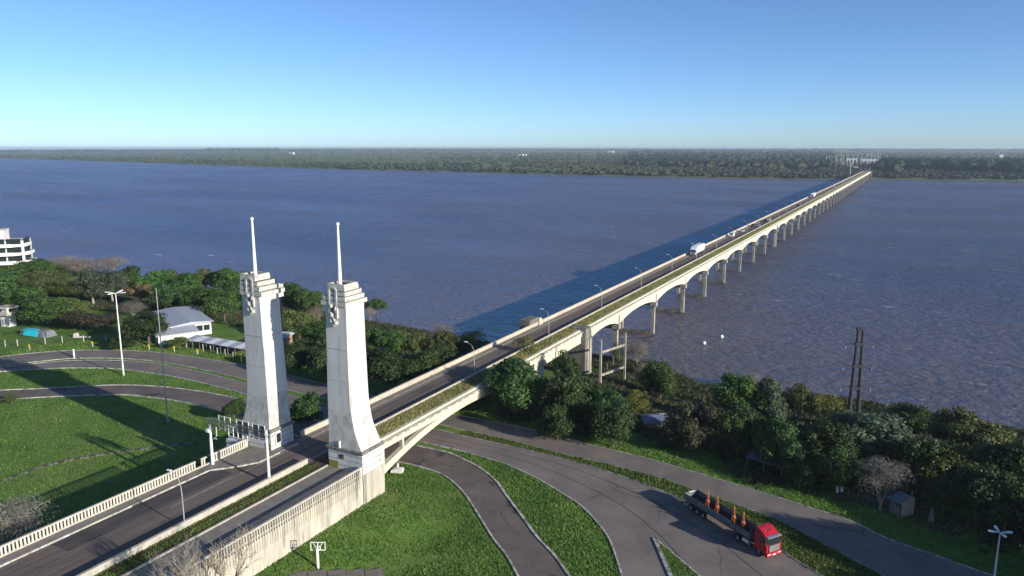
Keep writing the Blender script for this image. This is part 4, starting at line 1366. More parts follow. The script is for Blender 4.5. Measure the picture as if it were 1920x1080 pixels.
# hall with grey sheet roof
hr, hl = np.array([-176.6, 146.1]), np.array([-181.6, 136.2])
ex = (hr - hl) / np.linalg.norm(hr - hl)           # along the lit end wall
HL = thing('hall', 'low white hall with pale grey sheet roof behind the left bend', 'building', (hl[0], hl[1], 8.5), math.atan2(ex[1], ex[0]))
wl_ = float(np.linalg.norm(hr - hl))
MB().box(0, wl_, 0, 24, 0, 3.4).build('wall', MAT['whitewall'], HL)
MB().prism([(-0.5, 3.35), (wl_ + 0.6, 3.75), (wl_ + 0.6, 3.95), (wl_ * 0.5, 4.35), (-0.5, 3.6)], -0.6, 24.5, 'y').build('roof', MAT['roofgrey'], HL)
for k in range(3):
    x0 = wl_ * 0.45 + k * 1.95
    a = MB().box(x0, x0 + 1.8, -0.06, 0.0, 1.2, 3.0).build('window', MAT['whitewall'], HL)
    MB().box(x0 + 0.08, x0 + 1.72, -0.09, -0.06, 1.3, 2.9).build('pane', MAT['glass'], a)
MB().box(-4.2, 6.2, -5.4, -0.62, 0, 2.5).build('annex', MAT['whitewall'], HL)
MB().prism([(-5.8, 2.5), (-0.3, 3.25), (-0.3, 3.4), (-5.8, 2.65)], -4.8, 6.5, 'x').build('annex_roof', MAT['roofgrey'], HL)
MB().box(5.0, 5.9, -0.6, -0.05, 2.4, 3.1).build('air_conditioner', MAT['white'], HL)

# long awning along the fence
a0, a1 = np.array([-170.0, 133.4]), np.array([-146.0, 133.8])
AW = thing('awning', 'long low shelter roofed with pale corrugated sheets left of the towers', 'shelter', (a0[0], a0[1], 8.5), math.atan2(a1[1] - a0[1], a1[0] - a0[0]))
for k in range(9):
    MB().prism([(-1.8, 2.35), (2.2, 2.75), (2.2, 2.82), (-1.8, 2.42)], k * 2.62, k * 2.62 + 2.6, 'x').build('roof_sheet', MAT['white' if k % 2 else 'roofgrey'], AW)
    MB().bar((k * 2.62 + 0.1, -1.6, 0), (k * 2.62 + 0.1, -1.6, 2.38), 0.14).build('post', MAT['greytimber'], AW)
MB().box(0, 23.5, 1.9, 2.1, 0, 2.6).build('rear_wall', MAT['greytimber'], AW)
# post fence along the outer verge of the bend
fp = [(10, 650), (33, 649), (85, 645), (117, 643), (157, 641), (199, 640), (241, 644), (292, 645), (337, 648), (350, 652), (381, 658), (395, 661), (408, 665), (422, 668), (437, 673), (452, 678)]
g0 = G(*fp[0])
FN = thing('post_fence', 'row of weathered concrete fence posts behind the verge of the left bend', 'fence', g0)
lastp = None
for px, py in fp:
    g = G(px, py) - g0
    MB().box(g[0] - 0.1, g[0] + 0.1, g[1] - 0.1, g[1] + 0.1, 0, 1.9).build('post', MAT['barrier'], FN)
    if lastp is not None:
        for z in (0.6, 1.2, 1.75):
            MB().bar((lastp[0], lastp[1], z), (g[0], g[1], z), 0.03).build('wire', MAT['greysteel'], FN)
    lastp = g
pw = W(304, 583, 12.0)
gq = G(304, 600)
t = thing('wooden_pole', 'slim grey utility pole behind the hall roof', 'pole', (gq[0] - 6, gq[1] + 6, 8.5))
MB().tube([(0, 0, 0), (0, 0, 10)], [0.16, 0.11], 6).build('shaft', MAT['greytimber'], t)
MB().bar((-0.7, 0, 9.4), (0.7, 0, 9.4), 0.1).build('cross_arm', MAT['greytimber'], t)

# small brick house between the towers
ph = W(533, 645, 9.0)
HO = thing('brick_house', 'small brick house with grey roof half hidden between the two towers', 'house', (ph[0], ph[1], 8.5), math.radians(20))
MB().box(-5, 0.6, 0, 4, 0, 2.6).build('wall', MAT['brick'], HO)
MB().prism([(-0.6, 2.5), (2.0, 3.5), (4.6, 2.5), (4.4, 2.4), (-0.4, 2.4)], -5.6, 1.2, 'x').build('roof', MAT['roofgrey'], HO)
a = MB().box(0.6, 0.66, 1.2, 2.4, 0.9, 2.0).build('window', MAT['white'], HO)
MB().box(0.66, 0.70, 1.3, 2.3, 1.0, 1.9).build('pane', MAT['glass'], a)

# huts on the right bank
g = G(1228, 800)
S1 = thing('hut', 'blue-grey sheet roofed hut among the trees right of the arch', 'hut', g, math.radians(35))
MB().box(-2.4, 2.4, -2.0, 2.0, -0.5, 1.9).build('wall', MAT['greytimber'], S1)
MB().prism([(-2.5, 1.7), (0, 2.5), (2.5, 1.7), (2.4, 1.6), (0, 2.38), (-2.4, 1.6)], -2.9, 2.9, 'x').build('roof', MAT['bluesheet'], S1)
MB().prism([(0.2, 2.46), (2.1, 1.86), (2.1, 1.90), (0.2, 2.50)], 1.0, 2.7, 'x').build('roof_patch', MAT['white'], S1)
g = G(1440, 882)
S2 = thing('lean_to', 'low dark blue sheet lean-to beside the underpass road verge', 'hut', g, math.radians(-15))
MB().prism([(-2.0, 2.0), (1.8, 2.7), (1.8, 2.76), (-2.0, 2.06)], -3.2, 3.2, 'x').build('roof_sheet', MAT['bluesheet'], S2)
for x in (-3, 0, 3):
    MB().bar((x, -1.8, 0), (x, -1.8, 2.0), 0.12).build('post', MAT['greytimber'], S2)
MB().box(-3.1, 3.1, 1.6, 1.75, 0, 2.6).build('rear_wall', MAT['greytimber'], S2)
g = G(1690, 962)
S3 = thing('plank_shack', 'sunlit bleached plank shack on the bare soil of the right bank', 'shack', g, math.radians(-40))
for k in range(5):
    MB().box(0.95, 1.02, -1.3 + k * 0.52, -0.82 + k * 0.52, 0, 2.3 + 0.25 * k * (1 if k < 4 else 0.4)).build('plank', MAT['timber'], S3)
for k in range(3):
    MB().box(-0.9 + k * 0.6, -0.38 + k * 0.6, -1.42, -1.36, 0, 2.0 - 0.2 * k).build('plank', MAT['greytimber'], S3)
MB().bar((0.9, 1.0, 0), (0.6, 1.0, 3.6), 0.12).build('corner_pole', MAT['timber'], S3)
MB().prism([(-1.5, 2.0), (1.2, 2.6), (1.2, 2.66), (-1.5, 2.06)], -1.6, 0.9, 'x').build('roof_sheet', MAT['tarpgrey'], S3)
g = G(1745, 978)
t = thing('leaning_panel', 'pointed grey panel leaning on the soil right of the plank shack', 'panel', g, 0.5)
MB().prism([(-0.55, 0), (0.55, 0), (0.15, 2.0), (-0.05, 2.2)], -0.06, 0.06, 'y').build('panel', MAT['greytimber'], t)
g = G(1570, 930)
t = thing('scrap_rack', 'pole rack hung with pale rags at the roadside by the huts', 'rack', g, 0.3)
MB().bar((0, 0, 0), (0, 0, 2.2), 0.1).bar((-1.0, 0, 1.7), (1.0, 0, 1.75), 0.08).build('poles', MAT['greytimber'], t)
MB().ball((0, 0, 2.25), 0.22, 8, 6).build('bundle', MAT['white'], t)
for x, l in ((-0.1, 1.1), (0.55, 0.9)):
    MB().loft([[(x - .2, -0.04, 1.65), (x + .2, -0.04, 1.65), (x + .2, .04, 1.65), (x - .2, .04, 1.65)], [(x - .12, -0.1, 1.65 - l), (x + .2, -0.06, 1.65 - l), (x + .2, .02, 1.65 - l), (x - .12, .0, 1.65 - l)]]).build('rag', MAT['whitewall'], t)
g = G(1657, 948)
t = thing('red_cloth', 'red cloth hung on a short post left of the plank shack', 'cloth', g, 0.2)
MB().bar((0, 0, 0), (0, 0, 1.3), 0.08).build('post', MAT['greytimber'], t)
MB().loft([[(-0.3, -0.1, 1.25), (0.3, -0.05, 1.25), (0.3, 0.05, 1.25), (-0.3, 0.0, 1.25)], [(-0.2, -0.25, 0.55), (0.25, -0.2, 0.5), (0.25, -0.1, 0.5), (-0.2, -0.15, 0.55)]]).build('cloth', MAT['redcloth'], t)
sfp = [(1590, 932), (1607, 937), (1628, 943), (1640, 948), (1652, 953), (1668, 957)]
g0 = G(*sfp[0])
FN2 = thing('stick_fence', 'ragged fence of sticks along the hut yard', 'fence', g0)
for k, (px, py) in enumerate(sfp):
    q = G(px, py) - g0
    MB().bar((q[0], q[1], 0), (q[0] + R.uniform(-.3, .3), q[1], R.uniform(1.0, 1.8)), 0.12).build('stake', MAT['greytimber'], FN2)
    if k:
        MB().bar((lq[0], lq[1], 0.8), (q[0], q[1], 0.9), 0.07).build('rail', MAT['greytimber'], FN2)
    lq = q

# ------------------------------------------------------------------ far bank: masts, sheds, houses


def far_pt(px, r):
    d = ray(px, HOR)
    d = d[:2] / np.linalg.norm(d[:2])
    x, y = d * r
    return np.array([x, y, float(far_ground(x, y))])


for k, (px, r, h) in enumerate(((1551, 2500, 26), (1557, 2500, 26), (1570, 2650, 24), (1579, 2400, 30), (1583, 2150, 30), (1591, 2150, 36), (1602, 2600, 26), (1609, 2550, 28), (1618, 2900, 28), (1628, 2900, 26), (1636, 2900, 28), (1641, 2800, 26), (1648, 2100, 44), (1652, 2700, 32), (1665, 2700, 24), (1681, 2300, 22))):
    t = thing('light_mast', f'pale lighting mast beyond the far bridgehead, {ORD[k]} from the left', 'mast', far_pt(px, r), 0, 'lighting masts beyond the far bridgehead')
    MB().tube([(0, 0, 0), (0, 0, h)], [0.6, 0.4], 5).build('pole', MAT['white'], t)
    MB().box(-1.6, 1.6, -0.6, 0.6, h, h + 0.9).build('lamp_frame', MAT['white'], t)


def far_shed(px, r, wd, dp, h, label, roof='white', wall='white', name='shed'):
    p = far_pt(px, r)
    t = thing(name, label, 'building', p, math.radians(5))
    MB().box(-wd / 2, wd / 2, 0, dp, -2, h).build('wall', MAT[wall], t)
    MB().prism([(-0.8, h), (dp / 2, h + dp * 0.12), (dp + 0.8, h)], -wd / 2 - 1, wd / 2 + 1, 'x').build('roof', MAT[roof], t)
    n = int(wd / 9) if wd > 12 and h < 15 else 0
    for k in range(n):
        x = -wd / 2 + (k + 0.3) * wd / n
        MB().box(x, x + wd / n * 0.4, -0.15, 0.0, h * 0.2, h * 0.75).build('door_opening', MAT['glass'], t)


far_shed(1632, 2750, 50, 24, 9, 'long white customs shed beyond the far bridgehead')
far_shed(1651, 2450, 26, 16, 7, 'short white shed right of the long customs shed')
far_shed(1599, 2900, 34, 16, 10, 'white warehouse left of the customs shed')
far_shed(1608, 1980, 9, 8, 7, 'small white house left of the far bridgehead')
far_shed(1637, 1800, 14, 9, 5, 'low white booth roof at the far end of the bridge', 'white', 'brick')
far_shed(1622, 1950, 30, 8, 5, 'brown toll building behind the far bridgehead', 'tile', 'brick')
far_shed(976, 4200, 26, 14, 9, 'left of two white farmhouses in the middle of the far bank')
far_shed(984, 4300, 16, 12, 9, 'right of two white farmhouses in the middle of the far bank')
far_shed(1145, 6000, 50, 20, 14, 'white silo building on the horizon left of the bridge')
far_shed(1880, 3600, 13, 10, 20, 'tall white building above the trees at the far right')
far_shed(1278, 2700, 16, 10, 8, 'white villa among dark trees on the far bank')
far_shed(545, 5600, 40, 14, 12, 'white farm building on the horizon above the left tower')
# signal post at the far bridgehead
p = far_pt(1598, 1600)
t = thing('signal_sign', 'white banded sign on a post above the far end of the bridge', 'sign', (p[0], p[1], 10))
MB().box(-0.5, 0.5, -0.5, 0.5, 0, 18).build('post', MAT['white'], t)
for z, mt in ((17, 'white'), (19, 'dark'), (21, 'white')):
    MB().box(-2.6, 2.6, -0.8, 0.8, z, z + 1.9).build('sign_band', MAT[mt], t)

# ------------------------------------------------------------------ trees
def ico(level):
    t = (1 + 5 ** 0.5) / 2
    v = [(-1, t, 0), (1, t, 0), (-1, -t, 0), (1, -t, 0), (0, -1, t), (0, 1, t), (0, -1, -t), (0, 1, -t), (t, 0, -1), (t, 0, 1), (-t, 0, -1), (-t, 0, 1)]
    f = [(0, 11, 5), (0, 5, 1), (0, 1, 7), (0, 7, 10), (0, 10, 11), (1, 5, 9), (5, 11, 4), (11, 10, 2), (10, 7, 6), (7, 1, 8), (3, 9, 4), (3, 4, 2), (3, 2, 6), (3, 6, 8), (3, 8, 9), (4, 9, 5), (2, 4, 11), (6, 2, 10), (8, 6, 7), (9, 8, 1)]
    v = [np.array(p) / np.linalg.norm(p) for p in v]
    for _ in range(level):
        mid = {}
        nf = []

        def m(a, b):
            k = (min(a, b), max(a, b))
            if k not in mid:
                p = v[a] + v[b]
                v.append(p / np.linalg.norm(p))
                mid[k] = len(v) - 1
            return mid[k]
        for a, b, c in f:
            ab, bc, ca = m(a, b), m(b, c), m(c, a)
            nf += [(a, ab, ca), (b, bc, ab), (c, ca, bc), (ab, bc, ca)]
        f = nf
    return np.array(v), np.array(f)


ICO0, ICO1 = ico(0), ico(1)


def crown_mesh(name, seed, n_blob, n_leaf, leaf, spread=(1, 1, 1), core=0.58, blob=(0.15, 0.42), droop=0.0, thin=0.6):
    rg = np.random.default_rng(seed)
    c = []
    while len(c) < n_blob:
        p = rg.uniform(-1, 1, 3)
        q = np.linalg.norm(p)
        if q < 1 and (q > 0.35 or rg.random() < 0.3) and not (p[2] < -0.55):
            c.append(p * rg.uniform(0.62, 0.86) * np.array(spread))
    c = np.array(c)
    r = rg.uniform(blob[0], blob[1], n_blob)
    k = rg.choice(n_blob, n_leaf, p=r ** 2 / (r ** 2).sum())
    d = rg.normal(size=(n_leaf, 3))
    d[:, 2] += 0.35
    d /= np.linalg.norm(d, axis=1)[:, None]
    lump = 1 + 0.18 * np.sin(d[:, 0] * 7 + k) * np.sin(d[:, 1] * 6 + k * 2) + rg.normal(0, 0.09, n_leaf)
    p = c[k] + d * (r[k] * lump)[:, None] * np.array([1, 1, 0.85])
    p[:, 2] -= droop * rg.random(n_leaf) * (1 - p[:, 2])
    nrm = d + rg.normal(0, 0.55, (n_leaf, 3))
    nrm /= np.linalg.norm(nrm, axis=1)[:, None]
    a = np.cross(nrm, rg.normal(size=(n_leaf, 3)))
    a /= np.linalg.norm(a, axis=1)[:, None]
    b = np.cross(nrm, a)
    s = leaf * rg.uniform(0.55, 1.35, n_leaf)[:, None]
    v = np.stack([p - a * s, p - b * s * thin, p + a * s, p + b * s * thin], 1).reshape(-1, 3)
    f4 = np.arange(4 * n_leaf).reshape(-1, 4)
    tint = np.clip(rg.normal(0.5, 0.25, n_leaf), 0, 1)
    tint = np.clip(tint + 0.25 * np.sin(k * 1.7), 0, 1)
    cv, cf = [], []
    o = len(v)
    iv, jf = ICO1
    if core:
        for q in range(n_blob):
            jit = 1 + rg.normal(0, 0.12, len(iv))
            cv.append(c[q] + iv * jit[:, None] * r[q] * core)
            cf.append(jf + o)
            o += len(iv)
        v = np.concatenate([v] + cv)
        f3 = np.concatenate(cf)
        tint = np.concatenate([tint, np.full(len(f3), 0.1)])  # dark tint on the inner blobs added to block light through the crown
    else:
        f3 = None
    return fast_mesh(name, v, f4, f3, tint)


CR = {
    'dense': [crown_mesh('crown', 11 + i, 40, 9500, 0.048) for i in range(4)],
    'loose': [crown_mesh('crown', 31 + i, 30, 7000, 0.046, (1, 1, 0.9), 0.45, (0.20, 0.36)) for i in range(3)],
    'euca': [crown_mesh('crown', 51 + i, 44, 9000, 0.042, (0.9, 0.9, 1.0), 0.5, (0.18, 0.32), 0.15) for i in range(2)],
    'umbrella': [crown_mesh('crown', 71 + i, 40, 8500, 0.044, (1.1, 1.1, 0.55), 0.55, (0.20, 0.30)) for i in range(2)],
    'haze': [crown_mesh('twigs', 111 + i, 30, 5200, 0.050, (1, 1, 0.9), 0.0, (0.22, 0.42), thin=0.13) for i in range(2)],
    'wisp': [crown_mesh('crown', 91 + i, 26, 3200, 0.040, (1, 1, 1), 0.0, (0.22, 0.36)) for i in range(2)],
}


def trunk_mesh(seed):
    rr = random.Random(seed)
    b = MB()
    x = y_ = 0.0
    pts, rad = [(0, 0, -0.15)], [0.075]
    for i in range(1, 6):
        x += rr.uniform(-.03, .03)
        y_ += rr.uniform(-.03, .03)
        pts.append((x, y_, i * 0.2))
        rad.append(0.06 - 0.007 * i)
    b.tube(pts, rad, 7)
    for k in range(6):
        z = 0.35 + 0.1 * k
        a = rr.uniform(0, 6.28)
        l = rr.uniform(0.25, 0.45)
        p0 = Vector(pts[min(5, int(z / 0.2))])
        p0.z = z
        b.tube([p0, p0 + Vector((math.cos(a) * l * .5, math.sin(a) * l * .5, l * .45)), p0 + Vector((math.cos(a) * l, math.sin(a) * l, l * 1.1))], [0.032, 0.022, 0.01], 5)
    return b.mesh('trunk')


TRK = [trunk_mesh(i) for i in range(4)]


def bare_mesh(seed, depth=6, spread=0.75, r0=0.035, multi=1, shorten=0.77):
    """unit-high leafless tree"""
    rr = random.Random(seed)
    b = MB()

    def grow(p, d, l, r, lev):
        q = p + d * l * 0.5 + Vector((rr.uniform(-1, 1), rr.uniform(-1, 1), rr.uniform(-.4, .4))) * l * 0.10
        e = q + (d + Vector((rr.uniform(-1, 1), rr.uniform(-1, 1), rr.uniform(-.3, .5))) * 0.22).normalized() * l * 0.5
        b.tube([p, q, e], [r, r * 0.85, r * 0.68], 5 if lev < 3 else 3)
        if lev >= depth:
            return
        for _ in range(3 if lev < 4 or rr.random() < 0.5 else 2):
            nd = (d + Vector((rr.uniform(-1, 1), rr.uniform(-1, 1), rr.uniform(-.35, .75))) * spread).normalized()
            grow(e if rr.random() < .7 else q, nd, l * shorten * rr.uniform(.75, 1.1), r * 0.60, lev + 1)
    for m in range(multi):
        d0 = Vector((rr.uniform(-.5, .5) * (multi > 1), rr.uniform(-.5, .5) * (multi > 1), 1)).normalized()
        grow(Vector((0, 0, -0.02)), d0, 0.27, r0, 0)
    return b.mesh('branches')


BARE = [bare_mesh(3), bare_mesh(4, spread=0.9), bare_mesh(5, 6, 0.7, 0.018, 3)]
BUSHB = [bare_mesh(8, 5, 0.8, 0.012, 6, 0.80), bare_mesh(9, 5, 0.7, 0.012, 7, 0.80)]
BIGBARE = bare_mesh(12, 7, 0.85, 0.03, 1, 0.80)
BIGBARE.materials.append(MAT['twig'])
_cnt = [0]


def tree(px, py, rpx, H, style, mat, label, name='broadleaf_tree', cz=0.58, hz=0.44, bark='bark', cat='tree', group=None, at=None):
    rr = random.Random(1000 + _cnt[0])
    _cnt[0] += 1
    if at is None:
        p = G(px, py, cz * H)
    else:
        p = np.array([at[0], at[1], float(ground(at[0], at[1]))])
    dist = float(np.linalg.norm(p + np.array([0, 0, cz * H]) - np.array(CAM)))
    rad = rpx * dist / FPX if at is None else rpx
    if p[2] < 0.3:
        p[2] = 0.3
    t = thing(name, label, cat, p, rr.uniform(0, 6.28), group)
    if style in ('bare', 'bush'):
        o = put('branches', (BARE if style == 'bare' else BUSHB)[rr.randrange(2 if style == 'bush' else 3)], MAT['twig'], t)
        omat(o, MAT[mat])
        o.scale = (rad * 1.5, rad * 1.5, H * 0.95)
        if at is not None:
            o.data = BIGBARE
            omat(o, MAT[mat])
            o.scale = (rad * 1.7, rad * 1.7, H * 0.95)
            return t
        c = put('twigs', CR['haze'][rr.randrange(2)], MAT['sliver'], t)
        omat(c, MAT['sliver' if mat == 'twig' else 'sliver_grey'])
        c.location = (0, 0, H * (0.62 if style == 'bare' else 0.5))
        c.scale = (rad, rad, H * (0.40 if style == 'bare' else 0.5))
        return t
    k = put('trunk', TRK[rr.randrange(4)], MAT['bark'], t)
    omat(k, MAT[bark])
    th = H * (cz + 0.12)
    k.scale = (max(rad, 2.5) * 0.9, max(rad, 2.5) * 0.9, th)
    lst = CR[style]
    c = put('crown', lst[rr.randrange(len(lst))], MAT['leaf_green'], t)
    omat(c, MAT[mat])
    c.location = (0, 0, cz * H)
    c.scale = (rad * rr.uniform(0.85, 1.2), rad * rr.uniform(0.85, 1.15), H * hz * rr.uniform(0.9, 1.12))
    c.rotation_euler = (rr.uniform(-0.16, 0.16), rr.uniform(-0.16, 0.16), rr.uniform(0, 6.28))
    return t


D, Lo, Eu, Um, Wi = 'dense', 'loose', 'euca', 'umbrella', 'wisp'
dk, gr, br, ol, gy_, ru, bn, yl = ['leaf_' + s for s in ('dark', 'green', 'bright', 'olive', 'grey', 'rust', 'brown', 'yellow')]
LG = 'trees of the left bank grove'
left = [
    (-20, 535, 55, 11, D, gr, 'green tree cut by the left picture edge below the apartment block'),
    (22, 520, 48, 11, D, gr, 'rounded green tree directly below the apartment block'),
    (72, 524, 50, 11, Um, ol, 'wide olive tree just right of the apartment block'),
    (112, 540, 46, 11, Um, ol, 'broad olive-green tree left of the grey-green gum trees'),
    (25, 565, 50, 10, D, gr, 'green tree right behind the guard tower'),
    (88, 580, 46, 9, D, gr, 'green tree behind the turquoise heap'),
    (130, 575, 34, 9, Lo, ol, 'loose olive tree between the turquoise heap and the gum trees'),
    (66, 503, 30, 9, D, gr, 'low green tree on the shore just right of the apartment block'),
    (96, 506, 28, 8, Lo, ol, 'small olive tree on the shore below the pale thicket'),
    (172, 535, 36, 12, Eu, gy_, 'grey-green gum tree with pale stems, left of a pair'),
    (207, 533, 36, 12, Eu, gy_, 'grey-green gum tree with pale stems, right of a pair'),
    (240, 524, 34, 11, D, dk, 'dark green tree behind the rust-coloured tree'),
    (262, 546, 28, 9, Lo, ru, 'rust-brown leaved tree in the middle of the left grove'),
    (290, 530, 34, 11, D, gr, 'green tree right of the rust-coloured tree'),
    (318, 522, 30, 11, Lo, ol, 'olive-topped tree behind the grey utility pole'),
    (318, 556, 34, 10, D, dk, 'dark tree behind the hall roof'),
    (348, 540, 36, 11, D, gr, 'green tree behind the right half of the hall'),
    (385, 522, 34, 12, Lo, ol, 'tallest olive tree right of the hall'),
    (384, 560, 40, 10, D, gr, 'bushy green tree behind the end wall of the hall'),
    (424, 528, 34, 12, D, gr, 'green tree two crowns left of the left tower'),
    (420, 572, 36, 10, D, gr, 'low green tree in front of the crowns left of the left tower'),
    (452, 545, 30, 11, D, dk, 'dark tree half hidden by the left tower'),
    (150, 598, 34, 6, Lo, bn, 'sparse brownish bush tree beside the pale slab'),
    (196, 600, 26, 5.5, Lo, bn, 'small dull brown bush left of the round dark tree'),
    (276, 614, 50, 8.5, D, dk, 'round dark tree standing in front of the hall'),
    (232, 640, 24, 4, D, dk, 'low dark bush at the fence left of the round dark tree'),
    (335, 640, 22, 3.6, Lo, ol, 'small olive bush at the fence before the hall annex'),
    (20, 745, 16, 2.6, Wi, ol, 'small olive shrub beside the ramp road at the left edge'),
]
for a in left:
    tree(*a, name='gum_tree' if a[4] == Eu else 'shrub' if a[3] < 6 else 'broadleaf_tree', bark='palebark' if a[4] == Eu else 'bark', group=LG)
mid = [
    (548, 560, 30, 12, D, gr, 'green tree just right of the left tower shaft'),
    (580, 568, 34, 12, D, gr, 'taller green tree midway between the towers'),
    (560, 605, 34, 9, Lo, ol, 'olive tree between the towers in front of the green ones'),
    (592, 630, 34, 10, D, dk, 'dark tree between the towers beside the brick house'),
    (560, 670, 36, 8, D, dk, 'low dark tree between the towers beside the underpass road'),
    (604, 680, 30, 8, D, dk, 'dark tree whose right side is hidden by the right tower'),
    (706, 577, 24, 8, Um, gr, 'leaning green tree standing out against the water right of the right tower'),
    (694, 640, 34, 9, D, gr, 'green tree at the right edge of the right tower'),
    (735, 645, 36, 9, D, gr, 'green tree second right of the right tower above the bridge parapet'),
    (778, 645, 36, 9, Lo, ol, 'olive tree third right of the right tower above the bridge parapet'),
    (825, 648, 34, 9, D, ol, 'olive tree with bare tops near the shore left of the bridge'),
    (856, 648, 30, 7, D, dk, 'dark tree left of the bridge below the second lamp'),
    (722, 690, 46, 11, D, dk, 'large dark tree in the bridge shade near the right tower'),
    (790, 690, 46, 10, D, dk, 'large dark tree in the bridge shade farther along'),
    (885, 632, 24, 7, Wi, yl, 'wispy yellow-green bush at the shore left of the bridge'),
    (832, 676, 30, 8, D, dk, 'dark tree against the parapet left of the first bridge lamp'),
    (576, 772, 34, 8, D, dk, 'dark leafy bush between the tower feet'),
    (438, 768, 20, 5, D, dk, 'dark bush at the outer foot of the left tower'),
]
for a in mid:
    tree(*a, name='shrub' if a[3] < 6 else 'broadleaf_tree', group='trees behind the towers')
right = [
    (965, 722, 58, 13, D, dk, 'big dark tree hiding the bridge edge right of the arch'),
    (985, 668, 30, 12, Wi, yl, 'wispy yellow-green treetop against the bridge railway strip'),
    (1075, 745, 46, 11, D, dk, 'dark tree in front of the stained bank pier'),
    (1060, 690, 30, 9, Lo, dk, 'dark tree between the white wall pier and the bank pier'),
    (1132, 756, 42, 9, Lo, dk, 'dark loose tree below the ruined concrete frame'),
    (1192, 752, 26, 6, Wi, yl, 'bright yellow-green bush right of the ruined frame'),
    (1238, 716, 44, 9, D, gr, 'sunlit green tree at the waterline right of the ruined frame'),
    (1150, 798, 44, 8, D, dk, 'dark bushy tree left of the blue-grey hut'),
    (1045, 792, 38, 7, D, dk, 'dark bush tree over the verge right of the arch'),
    (1160, 665, 18, 5, Wi, yl, 'yellow-green sapling inside the ruined frame'),
    (1285, 800, 48, 9, Lo, bn, 'brownish tree right behind the blue-grey hut'),
    (1335, 800, 50, 9, D, bn, 'dark brownish tree in the middle of the right bank'),
    (1392, 748, 46, 10, D, gr, 'green tree at the waterline left of the pylon, first of a pair'),
    (1438, 752, 44, 10, D, gy_, 'grey-green sunlit tree at the waterline left of the pylon'),
    (1385, 812, 46, 9, D, dk, 'dark tree below the waterline pair on the right bank'),
    (1500, 752, 34, 9, Lo, ol, 'olive tree with forked pale trunk left of the pylon'),
    (1548, 762, 32, 8, Wi, yl, 'yellow-green tree touching the left pole of the pylon'),
    (1462, 838, 52, 9, D, dk, 'dark tree above the lean-to roof'),
    (1545, 836, 50, 9, D, dk, 'dark tree below the left pole of the pylon'),
    (1625, 818, 66, 9, D, gy_, 'large sunlit grey-green tree at the foot of the pylon'),
    (1705, 796, 44, 8, D, dk, 'dark tree at the waterline right of the pylon'),
    (1575, 880, 44, 8, Lo, dk, 'dark loose tree behind the rag rack'),
    (1500, 880, 34, 6, Lo, dk, 'dark bush right of the lean-to'),
    (1722, 862, 46, 9, D, dk, 'dark tree behind the plank shack'),
    (1798, 806, 60, 12, Um, ol, 'tall spreading olive tree at the water near the right edge'),
    (1858, 838, 58, 11, Um, ol, 'spreading olive tree right of the tallest one near the right edge'),
    (1785, 868, 58, 10, Um, ol, 'dark olive tree in front of the tall spreading tree'),
    (1890, 885, 56, 10, D, dk, 'dark tree cut by the right picture edge'),
    (1835, 918, 54, 10, Lo, dk, 'dark tree right of the leaning panel'),
    (1770, 925, 36, 7, Lo, dk, 'small dark tree above the leaning panel'),
    (1892, 938, 52, 11, Lo, dk, 'dark tree above the crossed lamp heads at the right edge'),
]
for a in right:
    tree(*a, name='shrub' if a[3] <= 6 else 'broadleaf_tree', group='trees of the right bank', cz=0.50, hz=0.50, bark='palebark' if 'forked' in a[6] else 'bark')
# beyond the right edge: the bank goes on, its trees shade the road in view
offs = [(22, 128, 6, 9), (30, 118, 6, 10), (34, 134, 7, 11), (44, 122, 6, 11), (54, 112, 6, 12), (28, 146, 7, 10), (48, 150, 7, 10), (24.5, 103, 3.6, 10), (28, 97, 4.5, 12), (33, 107, 5, 12), (33, 100, 5, 13), (40, 93, 5, 13), (44, 103, 5, 14), (52, 96, 5, 14), (23, 111, 3.5, 9), (27, 90, 4, 11)]
for k, (x, y_, r_, h_) in enumerate(offs):
    tree(0, 0, r_, h_, Lo if k % 3 == 0 else D, dk, 'dark tree of the bank beyond the right picture edge', group='bank trees beyond the right edge', at=(x, y_))

bare = [
    (292, 1040, 105, 15.0, 'bare', 'palebark', 'large leafless tree in front of the approach road at the lower left', (-64.2, 46.5)),
    (400, 1040, 105, 12.5, 'bare', 'twig', 'smaller leafless tree against the ribbed retaining wall at the lower left', (-63.2, 51.5)),
    (15, 985, 66, 9.0, 'bush', 'twiggrey', 'grey leafless tree beyond the balustrade at the left edge', None),
    (118, 492, 52, 9, 'bush', 'twig', 'pale leafless thicket at the water right of the apartment block', None),
    (212, 496, 30, 8, 'bush', 'twig', 'small leafless bush at the water behind the gum trees', None),
    (592, 590, 20, 8, 'bare', 'twig', 'slim leafless tree just left of the right tower shaft', None),
    (694, 588, 13, 6, 'bare', 'twig', 'leafless tree leaning beside the green tree at the water', None),
    (825, 625, 34, 8, 'bush', 'twig', 'bare-topped thicket at the shore left of the bridge', None),
    (1196, 655, 26, 8, 'bush', 'twig', 'bare upright bush right of the ruined frame', None),
    (1210, 690, 22, 4, 'bush', 'twig', 'dry reddish scrub at the waterline right of the ruined frame', None),
    (1410, 712, 30, 5, 'bush', 'twiggrey', 'thin bare twigs above the waterline trees left of the pylon', None),
    (160, 500, 44, 9, 'bush', 'twig', 'pale leafless thicket at the water behind the gum trees', None),
    (1655, 900, 52, 9, 'bare', 'twiggrey', 'grey leafless tree over the hut yard', None),
    (250, 575, 26, 6, 'bush', 'twiggrey', 'grey leafless bush left of the hall roof', None),
]
for a in bare:
    H = a[3]
    tree(a[0], a[1], a[2] if a[7] is None else 5.0, H, a[4], a[5], a[6], name='bare_tree' if a[4] == 'bare' else 'bare_bush', cz=0.55, at=a[7], cat='tree' if a[4] == 'bare' else 'bush')

# ------------------------------------------------------------------ undergrowth and grass
rgn = np.random.default_rng(3)


